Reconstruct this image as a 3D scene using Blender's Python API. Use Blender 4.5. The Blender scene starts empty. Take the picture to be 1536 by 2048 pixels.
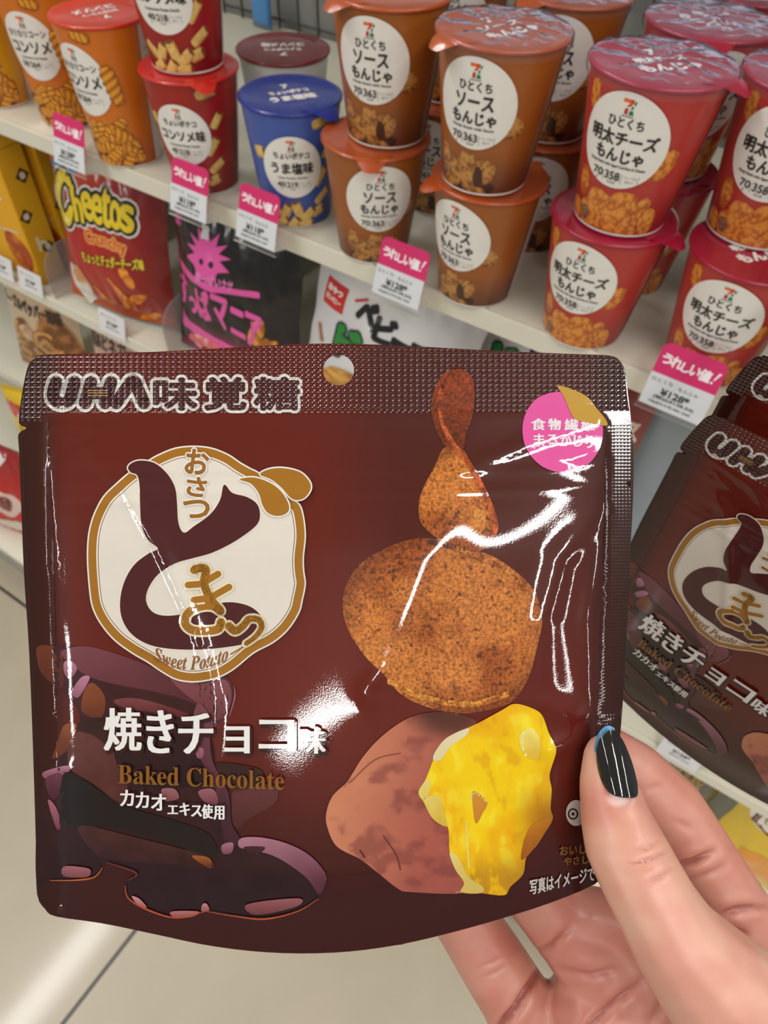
import bpy, bmesh, math, random
import numpy as np
from mathutils import Matrix, Vector
from mathutils.geometry import delaunay_2d_cdt
random.seed(7); rng = np.random.default_rng(7)
SC = bpy.context.scene
COL = SC.collection

# ------------------------------------------------------------------ camera
CAMZ = 1.30
F = 1418.6
RT = np.array([0.83378, 0.55126, 0.03031]); UP = np.array([-0.44162, 0.63299, 0.63584]); FW = np.array([-0.33133, 0.54353, -0.77123])
cd = bpy.data.cameras.new('camera'); cam = bpy.data.objects.new('camera', cd); COL.objects.link(cam)
M = Matrix([[RT[i], UP[i], -FW[i], 0] for i in range(3)] + [[0, 0, 0, 1]]); M[2][3] = CAMZ
cam.matrix_world = M
cd.sensor_fit = 'VERTICAL'; cd.sensor_height = 36.0; cd.lens = 36.0 * F / 2048.0
cd.clip_start = 0.005; cd.clip_end = 50
cd.dof.use_dof = True; cd.dof.focus_distance = 0.165; cd.dof.aperture_fstop = 28.0
SC.camera = cam
CAM = np.array([0, 0, CAMZ])
def ray(px, py): return (px - 768) / F * RT - (py - 1024) / F * UP + FW
def at_y(px, py, y): d = ray(px, py); return CAM + d * y / d[1]
def at_z(px, py, z): d = ray(px, py); return CAM + d * (z - CAMZ) / d[2]
def at_d(px, py, dep): return CAM + ray(px, py) * dep

# ------------------------------------------------------------------ world and lamps
SC.view_settings.view_transform = 'Standard'; SC.view_settings.look = 'None'
SC.view_settings.exposure = 0.0; SC.view_settings.gamma = 1.0
SC.view_settings.use_curve_mapping = False
W = bpy.data.worlds.new('store_ambient'); SC.world = W; W.use_nodes = True
W.node_tree.nodes['Background'].inputs[0].default_value = (1.0, 0.985, 0.965, 1)
W.node_tree.nodes['Background'].inputs[1].default_value = 0.27
CEIL = 2.75
LAMPS = [(-1.42, -2.3), (-1.42, -.75), (-1.42, .8), (.92, -.75), (.92, .8), (2.9, -.75), (2.9, .8), (.92, -2.0), (-1.42, -4.2)]
for x, y in LAMPS:
    l = bpy.data.lights.new('ceiling_tube_light', 'AREA'); l.shape = 'RECTANGLE'; l.size = 0.11; l.size_y = 1.3 if y != -2.0 else .7
    l.energy = (17.5 if y > -3 else 34) * (.54 if y == -2.0 else 1); l.color = (1.0, 0.985, 0.96)
    o = bpy.data.objects.new('ceiling_tube_light', l); COL.objects.link(o); o.location = (x, y, CEIL - 0.06)

l = bpy.data.lights.new('added_lid_glare_light', 'AREA'); l.shape = 'RECTANGLE'; l.size = 2.3; l.size_y = .06; l.energy = 1.3; l.color = (.84, .92, 1.0)  # added strip light out of view, puts bluish glare on the cup lids
o = bpy.data.objects.new('added_lid_glare_light', l); COL.objects.link(o); o.location = (-.55, .948, 1.245); o.rotation_euler = (math.radians(84), 0, 0)

R_ = math.radians
# ------------------------------------------------------------------ colour helpers
def lin(c):
    c = np.asarray(c, float) / 255.0
    return np.where(c <= 0.04045, c / 12.92, ((c + 0.055) / 1.055) ** 2.4)
def smooth(a, b, x): t = np.clip((x - a) / (b - a), 0, 1); return t * t * (3 - 2 * t)
def hash2(i, j, s):
    n = (i.astype(np.int64) * 374761393 + j.astype(np.int64) * 668265263 + s * 974711) & 0x7fffffff
    n = ((n ^ (n >> 13)) * 1274126177) & 0x7fffffff
    return ((n ^ (n >> 16)) & 0xffff) / 65535.0
def vnoise(x, y, s=0):
    xi = np.floor(x); yi = np.floor(y); fx = x - xi; fy = y - yi
    fx = fx * fx * (3 - 2 * fx); fy = fy * fy * (3 - 2 * fy)
    a = hash2(xi, yi, s); b = hash2(xi + 1, yi, s); c = hash2(xi, yi + 1, s); d = hash2(xi + 1, yi + 1, s)
    return (a * (1 - fx) + b * fx) * (1 - fy) + (c * (1 - fx) + d * fx) * fy
def fbm(x, y, s=0, n=4):
    r = 0; a = 0.5
    for k in range(n): r = r + a * vnoise(x * 2 ** k, y * 2 ** k, s + k); a *= .5
    return r / (1 - .5 ** n)
def mixc(a, b, t):
    a = np.asarray(a, float); b = np.asarray(b, float); t = np.asarray(t)[..., None]
    return a * (1 - t) + b * t

# ------------------------------------------------------------------ materials (all procedural)
MATS = {}
def mat(name, rough=.5, coat=0, col=None, bump=None, metal=0, spec=.5, alpha=None, trans=0, var=.06, coat_rough=.05, sss=0, gain=1.0, vscale=60, con=0):
    if name in MATS: return MATS[name]
    m = bpy.data.materials.new(name); m.use_nodes = True; nt = m.node_tree; N = nt.nodes; L = nt.links
    b = N['Principled BSDF']
    b.inputs['Roughness'].default_value = rough; b.inputs['Metallic'].default_value = metal
    b.inputs['Coat Weight'].default_value = coat; b.inputs['Coat Roughness'].default_value = coat_rough
    b.inputs['Specular IOR Level'].default_value = spec
    if trans: b.inputs['Transmission Weight'].default_value = trans
    if alpha is not None: b.inputs['Alpha'].default_value = alpha
    if sss:
        b.inputs['Subsurface Weight'].default_value = sss; b.inputs['Subsurface Radius'].default_value = (.0035, .0013, .0008); b.inputs['Subsurface Scale'].default_value = 1.0
    tc = N.new('ShaderNodeTexCoord')
    if col is None:
        at = N.new('ShaderNodeVertexColor'); at.layer_name = 'Col'; base = at.outputs['Color']
    else:
        at = N.new('ShaderNodeRGB'); c = lin(col); at.outputs[0].default_value = (*c, 1); base = at.outputs[0]
    nz = N.new('ShaderNodeTexNoise'); nz.inputs['Scale'].default_value = vscale; nz.inputs['Detail'].default_value = 3
    L.new(tc.outputs['Object'], nz.inputs['Vector'])
    mr = N.new('ShaderNodeMapRange'); mr.inputs['To Min'].default_value = (1 - var) * gain; mr.inputs['To Max'].default_value = (1 + var) * gain
    if con: mr.inputs['From Min'].default_value = .5 - con; mr.inputs['From Max'].default_value = .5 + con
    L.new(nz.outputs['Fac'], mr.inputs['Value'])
    mx = N.new('ShaderNodeVectorMath'); mx.operation = 'SCALE'; L.new(base, mx.inputs[0]); L.new(mr.outputs[0], mx.inputs['Scale'])
    L.new(mx.outputs[0], b.inputs['Base Color'])
    if bump:
        sc, st, di = bump
        n2 = N.new('ShaderNodeTexNoise'); n2.inputs['Scale'].default_value = sc; n2.inputs['Detail'].default_value = 2
        L.new(tc.outputs['Object'], n2.inputs['Vector'])
        bp = N.new('ShaderNodeBump'); bp.inputs['Strength'].default_value = st; bp.inputs['Distance'].default_value = di
        L.new(n2.outputs['Fac'], bp.inputs['Height']); L.new(bp.outputs[0], b.inputs['Normal']); L.new(bp.outputs[0], b.inputs['Coat Normal'])
    MATS[name] = m
    return m
FILM = mat('printed_glossy_film', .35, .9, bump=(2600, .02, .0003), var=.03, coat_rough=.03, vscale=300, gain=.72, spec=.1)
CHIPM = mat('printed_film_speckled', .35, .9, bump=(2600, .02, .0003), var=.42, coat_rough=.03, vscale=1500, gain=.72, spec=.1, con=.16)
PAPER = mat('printed_paper_cup', .38, .25, bump=(600, .05, .0003), var=.03, coat_rough=.2, vscale=200)
MATTE = mat('printed_matte_card', .55, 0, var=.03)
BAGF = mat('snack_bag_film', .3, .5, bump=(38, .35, .004), var=.04, coat_rough=.1)
LIDM = mat('lid_film', .33, .4, bump=(60, .25, .002), var=.04, coat_rough=.12)
SKIN = mat('skin', .42, .12, bump=(2600, .10, .0003), var=.05, coat_rough=.3, sss=.25, vscale=90)
NAILM = mat('black_nail_polish', .08, 1.0, bump=(160, .08, .001), var=.03, coat_rough=.02)
SHELF = mat('painted_steel_shelf', .42, .1, col=(228, 225, 208), var=.02, vscale=8)
STEEL = mat('brushed_metal_post', .3, 0, col=(168, 165, 152), metal=.75, var=.05, vscale=40)
CLEARP = None
def clear_mat(name, tint, alpha, rough=.12, bump=None, blend=.06, gl_=(1, 1, 1)):
    m = bpy.data.materials.new(name); m.use_nodes = True; nt = m.node_tree; N = nt.nodes; L = nt.links
    N.remove(N['Principled BSDF']); out = N['Material Output']
    tr = N.new('ShaderNodeBsdfTransparent'); gl = N.new('ShaderNodeBsdfGlossy'); df = N.new('ShaderNodeBsdfDiffuse')
    tr.inputs[0].default_value = (*lin(tint), 1); gl.inputs['Roughness'].default_value = rough; gl.inputs[0].default_value = (*gl_, 1); df.inputs[0].default_value = (*lin(tint), 1)
    fr = N.new('ShaderNodeLayerWeight'); fr.inputs['Blend'].default_value = blend
    m1 = N.new('ShaderNodeMixShader'); m1.inputs[0].default_value = alpha; L.new(tr.outputs[0], m1.inputs[1]); L.new(df.outputs[0], m1.inputs[2])
    m2 = N.new('ShaderNodeMixShader'); L.new(fr.outputs['Fresnel'], m2.inputs[0]); L.new(m1.outputs[0], m2.inputs[1]); L.new(gl.outputs[0], m2.inputs[2])
    L.new(m2.outputs[0], out.inputs[0])
    if bump:
        tc = N.new('ShaderNodeTexCoord'); mp = N.new('ShaderNodeMapping'); mp.inputs['Scale'].default_value = bump[3] if len(bump) > 3 else (1, 1, 1)
        L.new(tc.outputs['Object'], mp.inputs[0])
        n2 = N.new('ShaderNodeTexNoise'); n2.inputs['Scale'].default_value = bump[0]; n2.inputs['Detail'].default_value = 3; n2.inputs['Distortion'].default_value = 1.2
        L.new(mp.outputs[0], n2.inputs['Vector'])
        bp = N.new('ShaderNodeBump'); bp.inputs['Strength'].default_value = bump[1]; bp.inputs['Distance'].default_value = bump[2]
        L.new(n2.outputs['Fac'], bp.inputs['Height']); L.new(bp.outputs[0], gl.inputs['Normal']); L.new(bp.outputs[0], fr.inputs['Normal'])
    return m
WRAP = clear_mat('crinkled_shrink_film', (250, 250, 255), .03, .1, (17, .35, .005, (1, 2.4, 1)), .035, (.80, .70, .84))
ACRYL = clear_mat('translucent_acrylic', (228, 222, 222), .2, .15)
HOLD = clear_mat('clear_tag_holder', (250, 251, 252), .06, .15)

# ------------------------------------------------------------------ object helpers
def thing(name, label, cat, loc=(0, 0, 0), rotz=0, group=None, matrix=None):
    o = bpy.data.objects.new(name, None); COL.objects.link(o); o.empty_display_size = .02
    if matrix is not None: o.matrix_world = matrix
    else: o.location = loc; o.rotation_euler = (0, 0, rotz)
    o['label'] = label; o['category'] = cat
    if group: o['group'] = group
    return o
def tag(o, label, cat, group=None):
    o['label'] = label; o['category'] = cat
    if group: o['group'] = group
    return o
def mesh(name, V, Fs, material, parent=None, col=None, smooth_=True, label=None):
    me = bpy.data.meshes.new(name); me.from_pydata([tuple(map(float, v)) for v in V], [], [tuple(map(int, f)) for f in Fs]); me.update()
    V = np.asarray(V)
    ca = me.color_attributes.new('Col', 'FLOAT_COLOR', 'POINT')
    c = np.ones((len(V), 4))
    if col is not None: c[:, :3] = lin(col)
    ca.data.foreach_set('color', c.ravel())
    if smooth_: me.polygons.foreach_set('use_smooth', [True] * len(me.polygons))
    me.materials.append(material)
    o = bpy.data.objects.new(name, me); COL.objects.link(o)
    if parent: o.parent = parent
    if label: o['label'] = label
    return o
def dup(root, loc=None, rotz=None, label=None, group=None, matrix=None):
    r = root.copy(); COL.objects.link(r)
    if matrix is not None: r.matrix_world = matrix
    if loc is not None: r.location = loc
    if rotz is not None: r.rotation_euler = (0, 0, rotz)
    if label: r['label'] = label
    if group: r['group'] = group
    for ch in list(root.children):
        c = ch.copy(); COL.objects.link(c); c.parent = r
        for g in list(ch.children):
            d = g.copy(); COL.objects.link(d); d.parent = c
    return r
def box(name, lo, hi, material, parent=None, bevel=0, kind=None, col=None):
    bm = bmesh.new(); bmesh.ops.create_cube(bm, size=1)
    for v in bm.verts: v.co = Vector([lo[i] + (v.co[i] + .5) * (hi[i] - lo[i]) for i in range(3)])
    if bevel: bmesh.ops.bevel(bm, geom=bm.edges[:], offset=bevel, segments=2, affect='EDGES')
    V = [v.co[:] for v in bm.verts]; bm.verts.index_update(); Fs = [[v.index for v in f.verts] for f in bm.faces]; bm.free()
    o = mesh(name, V, Fs, material, parent, col, smooth_=False)
    if kind: o['kind'] = kind
    return o
def tube(path, r, seg=8, caps=True):
    P = [np.array(p, float) for p in path]; V = []; Fs = []
    for i, p in enumerate(P):
        t = P[min(i + 1, len(P) - 1)] - P[max(i - 1, 0)]; t /= np.linalg.norm(t)
        a = np.cross(t, [0, 0, 1] if abs(t[2]) < .9 else [1, 0, 0]); a /= np.linalg.norm(a); b = np.cross(t, a)
        for k in range(seg): th = 2 * math.pi * k / seg; V.append(p + r * (math.cos(th) * a + math.sin(th) * b))
    for i in range(len(P) - 1):
        for k in range(seg): Fs.append((i * seg + k, i * seg + (k + 1) % seg, (i + 1) * seg + (k + 1) % seg, (i + 1) * seg + k))
    if caps: Fs.append(tuple(range(seg))[::-1]); Fs.append(tuple(range((len(P) - 1) * seg, len(P) * seg)))
    return V, Fs
def join(*parts):
    V = []; Fs = []
    for v, f in parts:
        n = len(V); V += list(v); Fs += [tuple(i + n for i in q) for q in f]
    return V, Fs

# ------------------------------------------------------------------ flat print helpers: a piece is (P Nx2, tris, colour Nx3 sRGB)
def spline(pts, n=6, closed=True):
    P = np.array(pts, float); m = len(P); out = []
    for i in range(m if closed else m - 1):
        if closed: a, b, c, d = P[(i - 1) % m], P[i], P[(i + 1) % m], P[(i + 2) % m]
        else: a, b, c, d = P[max(i - 1, 0)], P[i], P[i + 1], P[min(i + 2, m - 1)]
        for k in range(n):
            t = k / n; out.append(.5 * ((2 * b) + (c - a) * t + (2 * a - 5 * b + 4 * c - d) * t * t + (3 * b - a - 3 * c + d) * t ** 3))
    if not closed: out.append(P[-1])
    return np.array(out)
def inside(P, loops):
    c = np.zeros(len(P), bool)
    for L in loops:
        x0, y0 = L[:, 0], L[:, 1]; x1, y1 = np.roll(x0, -1), np.roll(y0, -1)
        for a, b, cc, d in zip(x0, y0, x1, y1):
            if b == d: continue
            k = ((P[:, 1] >= b) != (P[:, 1] >= d)) & (P[:, 0] < (cc - a) * (P[:, 1] - b) / (d - b) + a); c ^= k
    return c
def fill(loops, sp, colour, jit=.25):
    loops = [np.asarray(l, float) for l in (loops if isinstance(loops, list) else [loops])]
    dl = []
    for l in loops:   # resample long edges
        o = []
        for i in range(len(l)):
            a, b = l[i], l[(i + 1) % len(l)]; n = max(1, int(np.linalg.norm(b - a) / (sp * 1.3)))
            o += [a + (b - a) * k / n for k in range(n)]
        dl.append(np.array(o))
    A = np.concatenate(dl); lo, hi = A.min(0), A.max(0)
    gx, gy = np.meshgrid(np.arange(lo[0] + sp / 2, hi[0], sp), np.arange(lo[1] + sp / 2, hi[1], sp)); G = np.stack([gx.ravel(), gy.ravel()], 1)
    r = np.random.default_rng(3); G = G + r.uniform(-jit, jit, G.shape) * sp
    if len(G): G = G[inside(G, dl)]
    pts = np.concatenate([A, G]) if len(G) else A
    ed = []; n = 0
    for l in dl: ed += [(n + i, n + (i + 1) % len(l)) for i in range(len(l))]; n += len(l)
    rv = delaunay_2d_cdt([Vector(p) for p in pts], ed, [], 0, 1e-9)
    P = np.array([v[:] for v in rv[0]]); T = np.array([t for t in rv[2] if len(t) == 3])
    T = T[inside(P[T].mean(1), dl)]
    a, b, c = P[T[:, 0]], P[T[:, 1]], P[T[:, 2]]; s = (b[:, 0] - a[:, 0]) * (c[:, 1] - a[:, 1]) - (b[:, 1] - a[:, 1]) * (c[:, 0] - a[:, 0])
    T[s < 0] = T[s < 0][:, ::-1]
    return paint(P, T, colour)
def paint(P, T, colour):
    T = np.array(T); a, b, c = P[T[:, 0]], P[T[:, 1]], P[T[:, 2]]; sg = (b[:, 0] - a[:, 0]) * (c[:, 1] - a[:, 1]) - (b[:, 1] - a[:, 1]) * (c[:, 0] - a[:, 0])
    T[sg < 0] = T[sg < 0][:, ::-1]; T = T[np.abs(sg) > 1e-14 * max(1.0, np.ptp(P) ** 2)]
    if callable(colour): C = colour(P[:, 0], P[:, 1])
    else: C = np.tile(np.asarray(colour, float), (len(P), 1))
    return (P, T, C)
def ribbon(path, r, colour, closed=False, taper=None):
    """stroke of half width r (scalar or list) with round caps"""
    P = np.array(path, float); n = len(P); R = np.broadcast_to(np.asarray(r, float), (n,))
    V = []; T = []
    for i in range(n - 1 + closed):
        a, b = P[i], P[(i + 1) % n]; ra, rb = R[i], R[(i + 1) % n]
        d = b - a; L = np.linalg.norm(d)
        if L < 1e-9: continue
        d /= L; q = np.array([-d[1], d[0]]); k = len(V)
        V += [a + q * ra, a - q * ra, b - q * rb, b + q * rb]; T += [(k, k + 1, k + 2), (k, k + 2, k + 3)]
    for a, ra in zip(P, R):
        k = len(V); V.append(a)
        for j in range(12): t = j * math.pi / 6; V.append(a + ra * np.array([math.cos(t), math.sin(t)]))
        T += [(k, k + 1 + j, k + 1 + (j + 1) % 12) for j in range(12)]
    return paint(np.array(V), np.array(T), colour)
def inset(L, d):
    L = np.asarray(L, float); t = np.roll(L, -1, 0) - np.roll(L, 1, 0); t /= np.linalg.norm(t, axis=1)[:, None] + 1e-9
    A = np.sum(L[:, 0] * np.roll(L[:, 1], -1) - np.roll(L[:, 0], -1) * L[:, 1]); s = 1 if A > 0 else -1
    return L + d * s * np.stack([-t[:, 1], t[:, 0]], 1)
TXC = {}
def glyphs(s, maxe=None):
    key = (s, maxe)
    if key in TXC: return TXC[key]
    c = bpy.data.curves.new('t', 'FONT'); c.body = s; c.size = 1; c.resolution_u = 3
    o = bpy.data.objects.new('t', c); COL.objects.link(o)
    dg = bpy.context.evaluated_depsgraph_get(); e = o.evaluated_get(dg); me = e.to_mesh()
    bm = bmesh.new(); bm.from_mesh(me); e.to_mesh_clear(); bpy.data.objects.remove(o); bpy.data.curves.remove(c)
    bmesh.ops.triangulate(bm, faces=bm.faces[:])
    if maxe:
        for _ in range(6):
            L = [q for q in bm.edges if q.calc_length() > maxe]
            if not L: break
            bmesh.ops.subdivide_edges(bm, edges=L, cuts=1); bmesh.ops.triangulate(bm, faces=bm.faces[:])
    bm.verts.index_update()
    P = np.array([v.co[:2] for v in bm.verts]) if bm.verts else np.zeros((0, 2)); T = np.array([[v.index for v in f.verts] for f in bm.faces]) if bm.faces else np.zeros((0, 3), int)
    bm.free(); TXC[key] = (P, T); return P, T
def text(s, boxx, colour, bold=0, n=6, maxe=.12, slope=0, bend=0, hbold=None, ydown=False, rot=0):
    """lettering s fitted into boxx=(x0,y0,x1,y1); y up unless ydown; bold = radius in box units"""
    P, T = glyphs(s, maxe); lo, hi = P.min(0), P.max(0)
    x0, y0, x1, y1 = boxx
    Q = (P - lo) / np.maximum(hi - lo, 1e-6) * [x1 - x0, y1 - y0] + [x0, y0]
    if ydown: Q[:, 1] = y1 - (Q[:, 1] - y0)
    return thick(Q, T, colour, bold, n, slope, bend, hbold, rot)
def thick(Q, T, colour, bold=0, n=6, slope=0, bend=0, hbold=None, rot=0):
    xc = (Q[:, 0].min() + Q[:, 0].max()) / 2; yc = (Q[:, 1].min() + Q[:, 1].max()) / 2
    Q = Q.copy()
    if rot: c, s = math.cos(rot), math.sin(rot); Q = (Q - [xc, yc]) @ np.array([[c, s], [-s, c]]) + [xc, yc]
    Q[:, 1] += slope * (Q[:, 0] - xc) + bend * (Q[:, 0] - xc) ** 2
    offs = [(0, 0)]
    if bold: offs = [(bold * math.cos(2 * math.pi * k / n + .4), bold * math.sin(2 * math.pi * k / n + .4)) for k in range(n)] + [(0, 0)]
    if hbold: offs = [(k, v) for k in (-hbold, 0, hbold) for v in (-hbold * .25, hbold * .25)]
    V = np.concatenate([Q + o for o in offs]); TT = np.concatenate([T + k * len(Q) for k in range(len(offs))])
    return (*paint(V, TT, colour), None, np.repeat(np.arange(len(offs)), len(Q)))
def lay(n, *pieces): return [(*p[:3], n, p[4] if len(p) > 4 else 0) for p in pieces]
def ellipse(cx, cy, rx, ry, n=40, rot=0, wob=0, seed=0, egg=0):
    t = np.linspace(0, 2 * np.pi, n, endpoint=False); r = 1 + wob * (fbm(2 + 1.5 * np.cos(t) + seed * 3.1, 2 + 1.5 * np.sin(t), seed) - .5) * 2
    x = rx * r * np.cos(t); y = ry * r * np.sin(t); x = x * (1 - egg * np.sin(t))
    return np.stack([cx + x * math.cos(rot) - y * math.sin(rot), cy + x * math.sin(rot) + y * math.cos(rot)], 1)
def build(name, pieces, surf, material, parent=None, off0=.0001, step=.00006, label=None):
    """pieces painted one over the other onto a surface surf(P, offset) -> Nx3"""
    V = []; T = []; C = []; n = 0
    for k, q in enumerate(pieces):
        P, t, c = q[:3]; lv = q[3] if len(q) > 3 and q[3] is not None else k; sub = q[4] if len(q) > 4 else 0
        V.append(surf(P, off0 + lv * step + sub * 2.5e-6)); T.append(np.asarray(t) + n); C.append(c); n += len(P)
    return mesh(name, np.concatenate(V), np.concatenate(T), material, parent, np.concatenate(C), label=label)

# ------------------------------------------------------------------ setting: floor, ceiling, gondola
def floor_mat():
    m = bpy.data.materials.new('beige_floor_tile'); m.use_nodes = True; nt = m.node_tree; N = nt.nodes; L = nt.links; b = N['Principled BSDF']
    b.inputs['Roughness'].default_value = .4; b.inputs['Coat Weight'].default_value = .35; b.inputs['Coat Roughness'].default_value = .1
    tc = N.new('ShaderNodeTexCoord'); mp = N.new('ShaderNodeMapping'); L.new(tc.outputs['Object'], mp.inputs[0])
    mp.inputs['Location'].default_value = (.408, -.27, 0)
    br = N.new('ShaderNodeTexBrick'); br.offset = 0; br.inputs['Scale'].default_value = 1; br.inputs['Brick Width'].default_value = .9; br.inputs['Row Height'].default_value = .9
    br.inputs['Mortar Size'].default_value = .0035; br.inputs['Mortar Smooth'].default_value = .1
    br.inputs['Color1'].default_value = (*lin((180, 169, 149)), 1); br.inputs['Color2'].default_value = (*lin((177, 166, 146)), 1); br.inputs['Mortar'].default_value = (*lin((60, 56, 48)), 1)
    L.new(mp.outputs[0], br.inputs['Vector'])
    nz = N.new('ShaderNodeTexNoise'); nz.inputs['Scale'].default_value = 9; nz.inputs['Detail'].default_value = 6; L.new(tc.outputs['Object'], nz.inputs['Vector'])
    mr = N.new('ShaderNodeMapRange'); mr.inputs['To Min'].default_value = .9; mr.inputs['To Max'].default_value = 1.08; L.new(nz.outputs['Fac'], mr.inputs['Value'])
    mx = N.new('ShaderNodeVectorMath'); mx.operation = 'SCALE'; L.new(br.outputs['Color'], mx.inputs[0]); L.new(mr.outputs[0], mx.inputs['Scale']); L.new(mx.outputs[0], b.inputs['Base Color'])
    return m
fl = box('floor', (-4, -5.5, -.05), (3.6, 1.6, 0), floor_mat()); fl['kind'] = 'structure'
ce = box('ceiling', (-4, -5.5, CEIL), (3.6, 1.6, CEIL + .05), mat('white_ceiling_board', .8, 0, col=(238, 236, 230), var=.01)); ce['kind'] = 'structure'
ZS = CAMZ - .3644; Z2 = .676; Z3 = .416; Z4 = .15; YF = .498; YB = .96
def shelf_board(z, label, yf=YF, x0=-1.75, x1=.62, lip=.02):
    r = thing('shelf_board', label, 'shelf', (0, 0, z))
    box('deck', (x0, yf + .004, -.014), (x1, YB, 0), SHELF, r, .002)
    box('front_rail', (x0, yf, -lip), (x1, yf + .004, .0005), SHELF, r, .001)
    return r
shelf_board(ZS, 'white steel shelf carrying the snack cups'); shelf_board(Z2, 'white steel shelf below the cups with bags of snacks')
shelf_board(1.43, 'unseen upper shelf added above the snack cups for shade', .62, lip=.03)  # added out of view, keeps ceiling light off the back board
shelf_board(Z3, 'narrow white shelf edge with cream snack bags under the yellow cartons')
gd = thing('base_deck', 'low white gondola base at the floor carrying the bright red pack', 'shelf', (0, 0, 0))
box('deck', (-1.75, .30, Z4 - .02), (.62, YB, Z4), SHELF, gd, .002); box('kick_plate', (-1.75, .32, 0), (.62, .34, Z4 - .02), mat('grey_kick_plate', .5, 0, col=(170, 168, 158)), gd)
wb = box('wall_back', (-1.75, YB + .02, 0), (.62, YB + .06, 1.9), mat('grey_back_board', .6, 0, col=(150, 150, 146))); wb['kind'] = 'structure'
# wire grid behind the cups
V, Fs = [], []
wv = [tube([(-1.7 + .036 * k, YB - .012, ZS + .002), (-1.7 + .036 * k, YB - .012, ZS + .43)], .0016, 6) for k in range(64)] + [tube([(-1.72, YB - .009, z), (.6, YB - .009, z)], .002, 6) for z in np.arange(ZS + .012, ZS + .42, .06)]
g = mesh('wire_grid', *join(*wv), mat('dark_grey_wire', .4, 0, col=(96, 96, 94), metal=.3)); tag(g, 'grey wire grid standing along the back of the cup shelf', 'wire grid')
# gondola end post with ribs, and the pale panel under the cup shelf
pr = thing('gondola_post', 'ribbed metal gondola post at the end of the cup shelf', 'post', (.072, .515, ZS + .0005))
box('post_core', (-.05, -.010, 0), (.06, .02, .85), STEEL, pr, .002)
for k in range(6): box('rib', (-.047 + k * .017, -.018, 0), (-.039 + k * .017, -.010, .85), STEEL, pr, .0025)
pn = box('partition_panel', (-.075, .56, Z2), (.10, .572, ZS - .02), mat('blue_grey_panel', .5, 0, col=(150, 160, 168)), bevel=.001)
tag(pn, 'plain blue-grey partition panel under the end of the cup shelf', 'panel')

# ------------------------------------------------------------------ snack cups
def cone_surf(h, r0, R0):
    rm = (r0 + R0) / 2
    def s(P, off):
        z = P[:, 1]; th = P[:, 0] / rm; r = r0 + (R0 - r0) * z / h + off
        return np.stack([r * np.sin(th), -r * np.cos(th), z], 1)
    return s
def lathe(prof, n=64):
    V = []; Fs = []
    for r, z in prof:
        for k in range(n): t = 2 * math.pi * k / n; V.append((r * math.sin(t), -r * math.cos(t), z))
    m = len(prof)
    for i in range(m - 1):
        for k in range(n): Fs.append((i * n + k, i * n + (k + 1) % n, (i + 1) * n + (k + 1) % n, (i + 1) * n + k))
    return V, Fs
def nugget(cx, cy, rx, ry, rot, seed, base, dark, sp=.0011, wob=.22):
    L = ellipse(cx, cy, rx, ry, 36, rot, wob, seed)
    def c(x, y):
        u = (x - cx) / rx; v = (y - cy) / ry; d = np.sqrt(u * u + v * v)
        n = fbm(x * 420 + seed * 9, y * 420, seed); f = np.clip(.75 * smooth(.45, .62, n) + .55 * smooth(.75, 1.15, d) - .2 * v, 0, 1)
        return mixc(base, dark, f)
    return fill(L, sp, c)
def stick(cx, cy, ln, w, rot, seed, base=(238, 205, 120), dark=(178, 120, 50)):
    L = ellipse(cx, cy, ln / 2, w / 2, 28, rot, .05, seed)
    t = np.linspace(0, 2 * np.pi, 28, endpoint=False); q = np.stack([np.sign(np.cos(t)) * np.abs(np.cos(t)) ** .35 * ln / 2, np.sign(np.sin(t)) * np.abs(np.sin(t)) ** .5 * w / 2], 1)
    R = np.array([[math.cos(rot), math.sin(rot)], [-math.sin(rot), math.cos(rot)]]); L = q @ R + [cx, cy]
    def c(x, y):
        a = (x - cx) * math.cos(rot) + (y - cy) * math.sin(rot); b = -(x - cx) * math.sin(rot) + (y - cy) * math.cos(rot)
        return mixc(base, dark, np.clip(smooth(.1, .55, -b / w) * .7 + .35 * smooth(.3, .8, fbm(x * 300, y * 300, seed)), 0, 1))
    e = fill(ellipse(cx + math.cos(rot) * ln * .44, cy + math.sin(rot) * ln * .44, w * .17, w * .43, 20, rot), .0012, (150, 92, 35))
    e2 = fill(ellipse(cx + math.cos(rot) * ln * .445, cy + math.sin(rot) * ln * .445, w * .08, w * .28, 20, rot), .0012, (95, 55, 22))
    return [fill(L, .0014, c), e, e2]
def spiral(cx, cy, ln, w, rot, seed, base=(238, 166, 40), dark=(172, 92, 18)):
    n = 40; s = np.linspace(-1, 1, n); ph = s * ln / w * 2.6
    up = w / 2 * (1 - .16 * np.cos(ph * 2)) * (1 - .45 * np.abs(s) ** 5); dn = w / 2 * (1 - .16 * np.sin(ph * 2)) * (1 - .45 * np.abs(s) ** 5)
    q = np.concatenate([np.stack([s * ln / 2, up], 1), np.stack([s * ln / 2, -dn], 1)[::-1]])
    R = np.array([[math.cos(rot), math.sin(rot)], [-math.sin(rot), math.cos(rot)]]); L = q @ R + [cx, cy]
    def c(x, y):
        a = (x - cx) * math.cos(rot) + (y - cy) * math.sin(rot); b = -(x - cx) * math.sin(rot) + (y - cy) * math.cos(rot)
        st = .5 + .5 * np.sin(a / w * 10 + b / w * 4.0 + seed); return mixc(base, dark, np.clip(smooth(.35, 1.0, st) * .95 + .25 * smooth(.1, .6, -b / w), 0, 1))
    return [fill(inset(L, -.0007), .004, (112, 52, 8)), fill(L, .0010, c)]
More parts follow.
